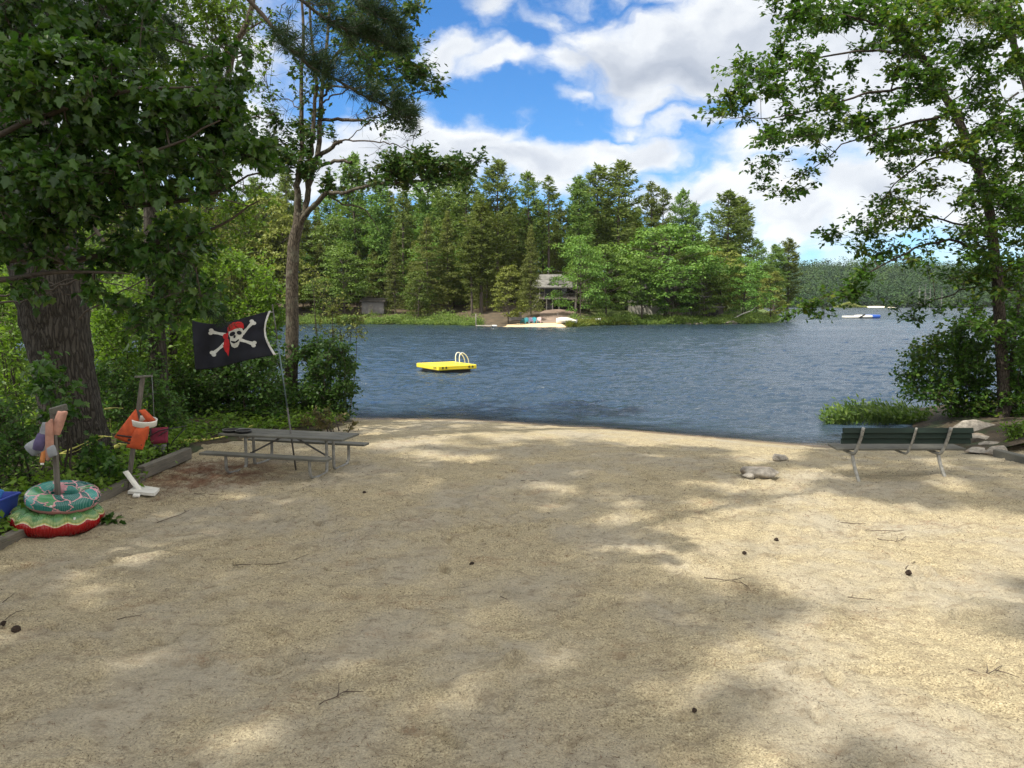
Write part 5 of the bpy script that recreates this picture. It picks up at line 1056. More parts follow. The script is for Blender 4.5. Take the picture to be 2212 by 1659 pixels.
c = t.ramp(t.noise(co, 6, 8, .7), [(.3, (.10, .09, .075)), (.5, (.24, .215, .18)), (.7, (.42, .385, .33))]); c = t.mix(t.smooth(t.noise(co, 2.2, 5), .52, .62, 0, .6), c, (.20, .14, .09, 1)); c = t.mix(t.smooth(t.noise(co, 60, 2), .6, .7, 0, .5), c, (.08, .075, .07, 1))
t.put(b.inputs['Base Color'], c); b.inputs['Roughness'].default_value = .85
bp = t.node('ShaderNodeBump'); bp.inputs['Distance'].default_value = .03; bp.inputs['Strength'].default_value = .7; t.put(bp.inputs['Height'], t.noise(co, 9, 8, .7)); t.put(b.inputs['Normal'], bp.outputs[0])
beach_things()

# ---------------------------------------------------------------- rafts on the lake
def rafts():
    M_Y = plain('yellow_plastic', (.80, .62, .03), .4, .06, 2); M_YD = plain('yellow_side', (.72, .55, .03), .45, .08, 2); M_BLK = plain('float_black', (.012, .012, .012), .6, .2, 3); M_W = plain('white_pipe', (.75, .73, .66), .35, .06, 3)
    a, b_, e = on_z(947, 808, WATER_Z), on_z(1030, 803.5, WATER_Z), on_z(905, 801, WATER_Z); X = (b_ - a); X.z = 0; L = X.length; X.normalize(); Y = Vector((-X.y, X.x, 0)); wd = 2.9; o = a + X * L / 2 + Y * wd / 2; R = Matrix((X, Y, Vector((0, 0, 1)))).transposed()
    t_ = thing('swim_raft', 'flat yellow swim raft with a white ladder, afloat in the middle of the lake', 'raft', (o.x, o.y, WATER_Z), rotz=math.atan2(X.y, X.x))
    MB().box((0, 0, .31), (L, wd, .25), bevel=.045, seg=2).build('deck', M_Y, t_, local=True); MB().box((0, 0, .07), (L - .5, wd - .5, .26), bevel=.05).build('float', M_BLK, t_, local=True)
    g_ = MB()
    for sx in (-1, 1):
        for q in (0, .22): g_.box((sx * (L / 2 - .28 - q), -wd / 2 - .004, .33), (.1, .03, .13))
    for q in (0, .22): g_.box((-L / 2 - .004, -wd / 2 + .3 + q, .33), (.03, .1, .13))
    g_.build('handhold', plain('handhold_slot', (.10, .09, .02), .6, .2, 3), t_, local=True)
    MB().box((0, -wd / 2 - .006, .24), (L - .9, .02, .04)).build('rub_rail', M_YD, t_, local=True)
    ld = None
    for q in (-.24, .24):
        P = [(L / 2 - .55, -.15 + q, .40), (L / 2 - .56, -.15 + q, .85), (L / 2 - .44, -.15 + q, 1.05), (L / 2 - .2, -.15 + q, .98), (L / 2 + .04, -.15 + q, .58), (L / 2 + .1, -.15 + q, -.4)]
        MB().tube(smooth_path(P, 5), .028, 7).build('ladder_rail', M_W, t_, local=True)
    st = MB()
    for z in (.1, -.2): st.box((L / 2 + .09, -.15, z), (.06, .48, .04))
    st.build('ladder_step', M_W, t_, local=True)
    D = 213; p = lambda px, dz: Vector(((px - 1106) / FPX * D, D, WATER_Z + dz)); t_ = thing('inflatable_raft', 'white and blue inflatable water toy far out on the lake', 'raft', p(1860, 0)); Mb = plain('blue_vinyl', (.03, .10, .42), .3, .1, .5)
    MB().box((p(1838, .35)), (4.6, 3.0, .6), bevel=.12, seg=2, smooth=True).build('slide_mat', M_W, t_); 
    MB().lathe(p(1862, .42), [(1.5, -.35), (2.3, -.3), (2.6, 0), (2.3, .42), (1.5, .5), (0, .38)], 22).build('bounce_ring', M_W, t_)
    MB().box(p(1880, .5), (3.8, 3.0, .95), bevel=.3, seg=3, smooth=True).build('launch_cushion', Mb, t_)
    n = MB(); n.box(p(1853, .62) + Vector((0, -2.0, 0)), (1.5, .5, .4), (0, -.5, 0)); n.build('dark_seam', M_BLK, t_)
rafts()

# ---------------------------------------------------------------- far woods beyond the lake
def far_woods():
    A = Arr(); r = np.random.default_rng(33); n = 4600; y = 900 + 420 * r.uniform(0, 1, n) ** 1.35; x = y * r.uniform(.30, .80, n); z = hill_z(x, y); h = r.uniform(9, 24, n) * np.where(y < 925, .8, 1.0); con = r.uniform(0, 1, n) < .45; k = 44
    for sel, form in ((con, 0), (~con, 1)):
        P = np.repeat(np.stack([x[sel], y[sel], z[sel]], -1), k, 0); H = np.repeat(h[sel], k); N = len(P); f = r.uniform(.08, 1, N); a = r.uniform(0, 6.283, N)
        R = H * (.22 * (1 - f) ** .8 + .02) if form == 0 else H * .34 * np.sin(np.pi * np.clip(f * .8 + .14, 0, .97)) ** .7; q = P + np.stack([np.cos(a) * R, np.sin(a) * R, f * H], -1)
        v = np.stack([np.cos(a), np.sin(a), .5 + .6 * f], -1); V, F = leaves(q - v * .4, v + r.normal(0, .4, v.shape) * [1, 1, .4] - np.array([0, 0, .35 * (form == 0)]), v + np.array([0, 0, .7]) + r.normal(0, .18, v.shape), r.uniform(1.6, 3.6, N), T_SIMPLE); A.add(V, F, form)
    props(link('far_woods', A.mesh('far_woods', [M_FAR_WOOD_A, M_FAR_WOOD_B])), kind='stuff', label='unbroken wooded hillside at the far end of the lake', cat='woods')
    D = 890; X = lambda px: (px - 1106) / FPX * D
    for k, (px, hh) in enumerate(((1980, 24), (1992, 27), (2003, 23), (2028, 22))):
        o = Vector((X(px), D, WATER_Z + 1)); T = Arr(); P = smooth_path([o, o + Vector((.3, 0, hh * .5)), o + Vector((0, 0, hh))], 4); V, F = tube_arrays(P, np.linspace(.38, .08, len(P)), 6); T.add(V, F, 0); rr = np.random.default_rng(k)
        t_ = thing('dead_tree', ('leftmost bare grey dead tree on the far shore, right of the far beach', 'tallest bare grey dead tree on the far shore', 'bare grey dead tree just right of the tallest dead one', 'bare grey dead tree standing apart on the far shore')[k], 'tree', o); link('trunk', T.mesh('trunk', plain('dead_wood', (.22, .215, .20), .9, .15, .5) if k == 0 else bpy.data.materials['dead_wood'], o, True), t_); B = Arr()
        for f in rr.uniform(.15, .97, 34): a = rr.uniform(0, 6.28); s = Vector((math.cos(a), math.sin(a), -.25)) * (hh * .17 * (1.1 - f)); p = o + Vector((0, 0, hh * f)); V, F = tube_arrays(np.array([p, p + s]), [.14, .05], 3); B.add(V, F, 0)
        link('branches', B.mesh('branches', bpy.data.materials['dead_wood'], o), t_)
    # far sandy beach and its bright grassy point
    D = 880; P = []
    for i in range(16): f = i / 15; x0 = X(1858) + (X(1945) - X(1858)) * f; P.append([(x0, D + 6 + q * 5 + 5 * abs(f - .5), WATER_Z - .15 + 1.15 * q * math.sin(math.pi * min(1, max(0, f * .9 + .05)))) for q in (0, .5, 1, 1.6)])
    props(MB().sheet(P).build('distant_beach', plain('distant_sand', (.75, .68, .52), .9, .08, .1)), kind='structure')
    A = Arr(); n = 420; px = r.uniform(1800, 1866, n); yv = D + r.uniform(-4, 8, n); q = np.repeat(np.stack([(px - 1106) / FPX * yv, yv, np.full(n, WATER_Z)], -1), 14, 0); hh = np.repeat(1 + 5.0 * np.exp(-((px - 1830) / 16) ** 2), 14); q[:, 2] += hh * r.uniform(0, 1, len(q)); q += r.normal(0, .8, q.shape) * [1, 1, .1]
    V, F = leaves(q, r.normal(0, 1, q.shape), r.normal(0, .5, q.shape) + np.array([0, -.4, .9]), r.uniform(.8, 1.8, len(q)), T_SIMPLE); A.add(V, F, 0); props(link('marsh_brush', A.mesh('marsh_brush', [M_FAR_YELLOW])), kind='stuff', label='bright yellow-green brush on the point beside the distant beach', cat='brush')
M_FAR_WOOD_A = leaf_mat('distant_conifer', [G(.010, .026, .014), G(.022, .048, .022), G(.045, .075, .028)], .15, .7, 0, clump=.6, cscale=.035); M_FAR_WOOD_B = leaf_mat('distant_broadleaf', [G(.018, .045, .016), G(.04, .085, .024), G(.085, .13, .035)], .2, .7, 0, clump=.65, cscale=.03)
far_woods()
# ================================================================ things on the beach
M_GREYWOOD = wood('weathered_wood', (.045, .044, .036), (.155, .15, .122), (1.2, 16, 16)); M_GREYWOOD_Y = wood('weathered_timber', (.05, .045, .035), (.20, .175, .135), (14, 1.0, 14)); M_POSTWOOD = wood('weathered_post', (.055, .047, .038), (.19, .168, .14), (18, 18, 1.0))
M_STEEL = plain('galvanised_tube', (.24, .235, .215), .6, .3, 14, .3); M_STEELD = plain('dark_steel', (.10, .095, .09), .5, .3, 12, .4); M_BLACK = plain('black_plastic', (.012, .012, .013), .4, .2, 8)
M_GREEN = wood('green_board', (.003, .011, .007), (.006, .022, .014), (1.2, 12, 12), 2.5, .85)
def picnic_table():
    c = Vector((-4.47, 15.02, 0)); ang = rad(-14.5); z0 = float(gz(c.x, c.y)) - .03; t = thing('picnic_table', 'long weathered picnic table with attached benches on curved steel tube legs', 'picnic table', (c.x, c.y, z0), rotz=ang); LT = 2.72
    for k, y in enumerate((-.255, 0, .255)): MB().box((0, y, .735), (LT, .243, .042), bevel=.006).build('table_board', M_GREYWOOD, t, local=True)
    for sy in (-1, 1): MB().box((-.05, sy * .80, .445), (LT, .25, .045), bevel=.006).build('bench', M_GREYWOOD, t, local=True)
    for sx in (-1, 1):
        x = sx * .90
        for sy in (-1, 1):
            P = [(x, sy * .14, .70), (x, sy * .14, .16), (x, sy * .18, .06), (x, sy * .27, .03), (x, sy * .55, .03), (x, sy * .70, .05), (x, sy * .78, .13), (x, sy * .80, .25), (x, sy * .80, .42)]
            MB().tube(smooth_path(P, 5), .030, 10).build('leg', M_STEEL, t, local=True)
        MB().box((x, 0, .695), (.05, .62, .035)).build('bracket', M_STEEL, t, local=True)
        MB().beam((x, 0, .30), (sx * .12, 0, .69), .035, .012, (0, 1, 0)).build('brace', M_STEELD, t, local=True)
    R = Matrix.Rotation(ang, 4, 'Z')
    for k, (px, py) in enumerate(((542, 930.5), (498, 929))):
        p = on_z(396 + (393 if k else 500) * .2604, 612 + (1236 if k == 0 else 1230) * .2604 + 1, z0 + .757)
        q = thing('ash_dish', ('shallow black dish on the picnic table, nearer the flagpole', 'shallow black dish at the left end of the picnic table')[k], 'dish', p, 'black dishes on the picnic table')
        MB().lathe((0, 0, 0), [(0, .004), (.12, .0), (.152, .018), (.160, .052), (.152, .054), (.142, .024), (.11, .014), (0, .014)], 26).build('bowl', M_BLACK, q, local=True)
        MB().lathe((0, 0, 0), [(.148, .050), (.168, .050), (.168, .058), (.148, .058), (.148, .050)], 26).build('rim', M_STEELD, q, local=True)
    return t
picnic_table()

def flagpole():
    d = 15.0; b = Vector((-4.34, d, float(gz(-4.34, d)))); top = at(588.7, 661, d); c = thing('flagpole', 'thin leaning metal pole flying a black pirate flag, set through the picnic table', 'flagpole', b)
    low = lambda f: b.lerp(top, f) + Vector((0, 0, -.05 if f == 0 else 0))
    MB().tube([low(0), low(.38)], .0185, 8).build('lower_pole', M_STEELD, c); MB().tube([low(.36), low(.80)], .015, 8).build('middle_pole', plain('blue_grey_tube', (.10, .14, .15), .4, .2, 6, .4), c); MB().tube([low(.78), low(1.0)], .012, 8).build('upper_pole', M_STEELD, c); MB().lathe(top, [(.0, .035), (.016, .025), (.018, 0), (.0, -.01)], 10).build('finial', M_STEELD, c)
    # the cloth, spread by the wind: u from fly to hoist, v from foot to head
    def zx(u, v): return 70 + (722 - 70) * u + (1 - v) * (28 - 0 * u) + u ** 3 * ((-62) * math.sin(math.pi * v) * 1.0) + u * (1 - v) * 14
    def zt(u): return 305 + 32 * math.sin(math.pi * min(1, u * 1.15)) * (1 - u) * 1.8 - 78 * max(0, u) ** 2.2
    def zb(u): return 716 - 26 * u + 6 * math.sin(u * 7) - 100 * max(0, u) ** 1.4
    def S(u, v, off=0.0):
        X, Y = zx(u, v), zb(u) + (zt(u) - zb(u)) * v
        return at(396 + X * .2604, 612 + Y * .2604, d + .10 * math.sin(u * 6.5 + v * 1.4) * max(0, 1 - u) ** .5 + .05 * math.sin(u * 15 - v * 4) * (1 - .6 * u) + .012 * math.sin(v * 17 + u * 5) * u - off)
    def uv(X, Y):
        u = .5; v = .5
        for _ in range(25): v = (Y - zb(u)) / (zt(u) - zb(u)); u += (X - zx(u, v)) / 660
        return u, v
    P = [[S(i / 60, j / 34) for j in range(35)] for i in range(61)]
    M_CLOTH = plain('black_cloth', (.007, .008, .014), .85, .35, 5, bump=.2); M_CW = plain('white_print', (.52, .52, .48), .8, .16, 14); M_CR = plain('red_print', (.42, .012, .016), .8, .3, 10); M_HEM = plain('white_hem', (.62, .62, .60), .8, .1, 10)
    fl = MB().sheet(P, thick=.003).build('flag', M_CLOTH, c)
    MB().sheet([[S(.978 + .03 * i / 4, j / 30, .004) for j in range(31)] for i in range(5)], thick=.004).build('hem', M_HEM, fl)
    for v in (.03, .97): MB().tube([S(.995, v), b.lerp(top, (S(.995, v).z - b.z) / (top.z - b.z))], .005, 5).build('tie', M_HEM, fl)
    def poly(name, shapes, m, off):
        mb = MB()
        for sgn in (1, -1):
            for sh in shapes:
                n = len(sh); cx = sum(p[0] for p in sh) / n; cy = sum(p[1] for p in sh) / n; V = [S(*uv(cx, cy), sgn * off - (.003 if sgn < 0 else 0))]; F = []; rings = 5
                for q in range(1, rings + 1):
                    for p in sh: V.append(S(*uv(cx + (p[0] - cx) * q / rings, cy + (p[1] - cy) * q / rings), sgn * off - (.003 if sgn < 0 else 0)))
                for i in range(n): F.append((0, 1 + i, 1 + (i + 1) % n))
                for q in range(rings - 1):
                    for i in range(n): a0 = 1 + q * n; F.append((a0 + i, a0 + n + i, a0 + n + (i + 1) % n, a0 + (i + 1) % n))
                mb.add(V, F, 0, True)
        mb.build(name, m, fl)
    ell = lambda cx, cy, rx, ry, n=22, a=0: [(cx + rx * math.cos(t) * math.cos(a) - ry * math.sin(t) * math.sin(a), cy + rx * math.cos(t) * math.sin(a) + ry * math.sin(t) * math.cos(a)) for t in [2 * math.pi * i / n for i in range(n)]]
    def bone(x0, y0, x1, y1, w_=11, ends=(1, 1)):
        L = math.hypot(x1 - x0, y1 - y0); ax, ay = (x1 - x0) / L, (y1 - y0) / L; nx, ny = -ay, ax; out = []; n = 6
        for k in range(n): f0, f1 = k / n, (k + 1) / n; ww = lambda f: w_ * (.75 + .5 * abs(f - .5) * 2); q = lambda f, s: (x0 + ax * L * f + nx * s * ww(f), y0 + ay * L * f + ny * s * ww(f)); out.append([q(f0, -1), q((f0 + f1) / 2, -1), q(f1, -1), q(f1, 1), q((f0 + f1) / 2, 1), q(f0, 1)])
        for e, x, y, s in ((ends[0], x0, y0, -1), (ends[1], x1, y1, 1)):
            if e: out += [ell(x + s * ax * 3 + nx * 12, y + s * ay * 3 + ny * 12, 19, 15, 14), ell(x + s * ax * 3 - nx * 12, y + s * ay * 3 - ny * 12, 19, 15, 14)]
        return out
    for q in ((232, 402, 350, 428, 13, (1, 0)), (455, 462, 583, 503, 13, (0, 1)), (248, 582, 345, 500, 13, (1, 0)), (490, 420, 575, 325, 12, (0, 1))): poly('bone', bone(*q), M_CW, .005)
    poly('skull', [ell(437, 412, 62, 66, 26), [(388, 455), (430, 440), (482, 440), (470, 470), (462, 505), (450, 528), (425, 537), (402, 525), (388, 490)]], M_CW, .009)
    poly('bandana', [[(368, 402), (366, 372), (380, 345), (410, 326), (450, 318), (482, 321), (498, 335), (502, 362), (500, 376), (470, 370), (430, 378), (395, 395)], ell(350, 440, 22, 24, 16), [(352, 440), (378, 468), (384, 510), (380, 560), (374, 608), (362, 580), (344, 560), (330, 525), (338, 480)], [(340, 430), (368, 405), (374, 425), (358, 450)]], M_CR, .013)
    poly('sockets', [ell(406, 420, 26, 17, 18, -.5), ell(464, 410, 21, 17, 18, .2), ell(425, 442, 9, 14, 14, .4), [(392, 476), (420, 490), (450, 478), (460, 462), (462, 472), (446, 490), (420, 500), (398, 490)]], M_CLOTH, .0165)
flagpole()

def bench():
    d = 14.25; xl, xr = at(1819, 960, d).x, at(2100, 960, d).x; cx = (xl + xr) / 2; base = float(gz(at(1858, 1036, d).x, d)); t = thing('park_bench', 'bench with a dark green slatted back on curved grey steel tubes, facing the lake', 'bench', (cx, d, base)); W_ = xr - xl
    zt, zl = at(1900, 924, d).z, at(1900, 960, d).z; zs = at(1900, 968.5, d + .25).z
    lean = lambda z: d + .04 + (z - zl) * -.30
    hb = (zt - zl) / 3
    for k in range(3): z = zl + hb * (k + .5); MB().box((cx, lean(z) + .035, z), (W_, .038, hb * .95), (rad(-17), 0, 0), bevel=.005).build('back_board', M_GREEN, t)
    for k in range(4): MB().box((cx - .02, d + .20 + k * .115, zs + .01 * (k - 1) * .4), (W_ * 1.0, .105, .042), bevel=.006).build('seat_board', M_GREYWOOD, t)
    for px in (1859, 1973, 2047):
        x = at(px, 940, d).x; leg = px != 1973; P = [(x + .015, lean(zt) - .015, zt + .01), (x, lean(zl + .1) - .012, zl + .1), (x - .02, lean(zl) + .0, zl - .03), (x - .05, d + .10, zs - .06), (x - .09, d + .20, zs - .075), (x - .12, d + .42, zs - .06), (x - .12, d + .60, zs - .03)]
        MB().tube(smooth_path(P, 6), .031 if leg else .022, 10).build('support', M_STEEL, t)
        for z in (zl + hb * .5, zl + hb * 1.5, zl + hb * 2.5): MB().box((x + .006, lean(z) - .047, z), (.016, .012, .016)).build('bolt', M_STEELD, t)
        if leg:
            zb_ = float(gz(x, d)) - .12; MB().tube(smooth_path([(x - .07, d + .16, zs - .09), (x - .045, d + .08, (zs + zb_) / 2), (x + .02, d - .06, zb_)], 5), .033, 10).build('leg', M_STEEL, t)
bench()

def timbers():
    def tim(y0, y1, x0, x1, zc, h, label, w_=.15):
        a, b_ = Vector((x0, y0, zc)), Vector((x1, y1, zc)); o = (a + b_) / 2; solo(MB().beam(a, b_, w_, h, bevel=.012), 'landscape_timber', M_GREYWOOD_Y, label, 'timber', (o.x, o.y, o.z - h / 2), 'timbers edging the sand')
    tim(7.0, 10.9, -6.96, -6.93, .07, .17, 'weathered edging timber under the red swim ring, running to the left frame edge'); tim(10.92, 14.0, -6.93, -6.96, .07, .17, 'weathered edging timber running back from the swim rings to the leaning post'); tim(14.02, 15.9, -6.97, -6.88, .15, .24, 'darker, higher edging timber beyond the leaning post')
    p, q = ground(2154, 985), ground(2260, 1012); o = (p + q) / 2; solo(MB().beam(p + Vector((0, 0, .06)), q + Vector((0, 0, .06)), .2, .2, bevel=.015), 'landscape_timber', M_GREYWOOD, 'half-buried timber at the right frame edge beside the rocks', 'timber', (o.x, o.y, o.z - .05))
timbers()

def posts_and_vests():
    M_OR = plain('orange_fabric', (.46, .075, .022), .8, .3, 7, bump=.4); M_WH = plain('white_plastic', (.70, .68, .62), .45, .10, 7); M_PK = plain('faded_peach_fabric', (.38, .20, .15), .85, .25, 10); M_GY = plain('faded_grey_fabric', (.24, .25, .27), .85, .35, 7); M_PU = plain('purple_fabric', (.10, .08, .17), .85, .3, 8); M_STRAP = plain('orange_strap', (.55, .20, .06), .8, .2, 10)
    # post inside the swim rings
    d = 11.1; b = at(126, 1085, d); b.z = float(gz(b.x, d)) - .1; tp = at(114, 889, d); t = thing('wooden_post', 'square weathered post with a short crosspiece, standing through the swim rings', 'post', b); MB().beam(b, tp, .064, .064, (0, 1, 0), .006).build('shaft', M_POSTWOOD, t); MB().beam(at(108, 890, d - .12), at(144, 879, d + .12), .05, .10, bevel=.006).build('crosspiece', M_GREYWOOD, t)
    p = at(110, 930, d - .1); v = thing('child_vest', 'small faded life vest in grey, purple and peach hanging from the post in the rings', 'life vest', p)
    def pad(px, py, w_, h, th, roll, m, nm, dd=0, bulge=.35):
        c = at(px, py, d + dd); f = lambda q: Vector((q.x * (1 - bulge * abs(q.z / h) * .4), q.y * (1 + bulge * (1 - (2 * q.z / h) ** 2)) * (1 - .5 * (2 * q.x / w_) ** 2), q.z + .05 * h * math.sin(q.x / w_ * 5)))
        return MB().box(c, (w_, th, h), Matrix.Rotation(rad(roll), 3, 'Y'), bevel=th * .3, seg=2, smooth=True, fn=f, cuts=2).build(nm, m, v)
    k = 11.1 / FPX
    pad(99, 945, 30 * k, 70 * k, .09, 16, M_GY, 'back_panel', -.10); pad(107, 950, 17 * k, 84 * k, .07, 3, M_PK, 'front_panel', -.17); pad(88, 955, 26 * k, 40 * k, .10, 24, M_PU, 'side_panel', -.13); pad(76, 966, 32 * k, 34 * k, .11, 60, M_GY, 'side_panel', -.10); pad(127, 914, 22 * k, 56 * k, .07, 22, M_PK, 'front_panel', -.12); pad(112, 975, 20 * k, 24 * k, .06, -12, M_GY, 'collar', -.19)
    MB().sheet([[at(90 + 6 * (i == 1) - j * 1.2 + 5 * i, 972 + j * 7, d - .14) for i in range(2)] for j in range(5)], thick=.004).build('strap', M_STRAP, v); MB().box(at(91, 1002, d - .14), (.05, .02, .03), bevel=.005).build('buckle', M_WH, v)
    # leaning post with orange vest
    d = 13.36; b = at(274, 1066, d); b.z = float(gz(b.x, d)) - .1; tp = at(308.5, 815, d); t = thing('wooden_post', 'tall weathered post leaning right with a thin crosspiece, carrying the orange life vest', 'post', b); MB().beam(b, tp, .066, .066, (0, 1, 0), .006).build('shaft', M_POSTWOOD, t); MB().beam(at(291, 814.5, d - .1), at(330, 812, d + .08), .06, .035, bevel=.006).build('crosspiece', M_GREYWOOD, t); MB().tube(smooth_path([at(328, 813, d), at(331, 860, d), at(333, 905, d + .1)], 4), .004, 5).build('frayed_cord', M_GY, t)
    v = thing('life_vest', 'bright orange life vest hung round the leaning post', 'life vest', at(290, 930, d - .1))
    def slab(C, th, m, nm, dd, puff=.06):
        """padded panel with four corners of the photograph, clockwise from top left"""
        A = [at(x, y, d + dd) for x, y in C]; n = 9; fr = []; bk = []
        for i in range(n):
            r1, r2 = [], []
            for j in range(n):
                u, w2 = j / (n - 1), i / (n - 1); q = A[0].lerp(A[1], u).lerp(A[3].lerp(A[2], u), w2); e = (math.sin(math.pi * (.02 + .96 * u)) * math.sin(math.pi * (.02 + .96 * w2))) ** .35; r1.append(q + Vector((0, -th / 2 * e - .004, 0))); r2.append(q + Vector((0, th / 2 * e + .004, 0)))
            fr.append(r1); bk.append(r2)
        V = [p for r_ in fr for p in r_] + [p for r_ in bk for p in r_]; o = n * n; F = []
        for i in range(n - 1):
            for j in range(n - 1): a = i * n + j; F += [(a, a + 1, a + n + 1, a + n), (o + a, o + a + n, o + a + n + 1, o + a + 1)]
        rim = [j for j in range(n)] + [i * n + n - 1 for i in range(1, n)] + [(n - 1) * n + j for j in range(n - 2, -1, -1)] + [i * n for i in range(n - 2, 0, -1)]
        for q in range(len(rim)): F.append((rim[q], o + rim[q], o + rim[(q + 1) % len(rim)], rim[(q + 1) % len(rim)]))
        return MB().add(V, F, 0, True).build(nm, m, v)
    slab([(293, 884), (303, 930), (278, 957), (247, 944)], .14, M_OR, 'front_panel', -.16); slab([(296, 921), (322, 921), (308, 971), (273, 966)], .15, M_OR, 'front_panel', -.20); slab([(300, 886), (312, 884), (336, 908), (322, 914)], .11, M_OR, 'shoulder', -.08); slab([(298, 905), (325, 905), (318, 950), (290, 950)], .10, M_OR, 'back_panel', .14)
    for Y_ in (938, 952): MB().sheet([[at(248 + u * 62, Y_ + 8 * u + q * 3.2, d - .245 - .012 * math.sin(u * 3.1)) for q in (0, 1)] for u in np.linspace(.06, .94, 12)], thick=.003).build('webbing', M_BLACK, v)
    MB().box(at(279, 950, d - .26), (.05, .02, .035), bevel=.005).build('buckle', M_BLACK, v)
    h = at(311.5, 911, d - .06); th_ = MB(); R = .195; prof = []
    t = thing('white_hoop', 'white plastic hoop hanging round the leaning post over the orange life vest', 'hoop', h)
    th_.lathe(h, [(R, -.055), (R + .012, -.05), (R + .016, .035), (R + .02, .05), (R + .004, .055), (R - .006, .04), (R - .008, -.05), (R, -.055)], 36, rot=Euler((rad(6), rad(9), 0)).to_matrix()); th_.build('band', M_WH, t)
    # white board and strip at the post's foot
    g0 = ground(312, 1066); t = thing('white_board', 'flat white board with a bent white strip, lying at the foot of the leaning post', 'board', g0)
    Q = [ground(296, 1054), ground(345, 1061), ground(334, 1073), ground(276, 1068)]; MB().prism([p + Vector((0, 0, .01)) for p in Q], (0, 0, .05)).build('panel', M_WH, t)
    cl = smooth_path([at(271, 1018, 13.25), at(284, 1036, 13.2), at(296, 1052, 13.15), at(303, 1062, 13.1), at(303.5, 1070, 13.05)], 5); MB().sheet([[Vector(p) + Vector((s * .04, s * .02, s * .012)) for s in (-1, 0, 1)] for p in cl], thick=.012).build('strip', M_WH, t)
    p = ground(295, 1074); solo(MB().box(p + Vector((0, 0, .03)), (.11, .09, .05), (0.1, .1, .3), bevel=.012), 'white_block', M_WH, 'small white block in front of the white board', 'block', p)
    p = ground(270, 1049); solo(rock_mb(p + Vector((0, 0, .05)), (.09, .06, .05), 77, 2), 'pale_stone', M_WH, 'small pale stone on the timber behind the leaning post', 'stone', p)
posts_and_vests()

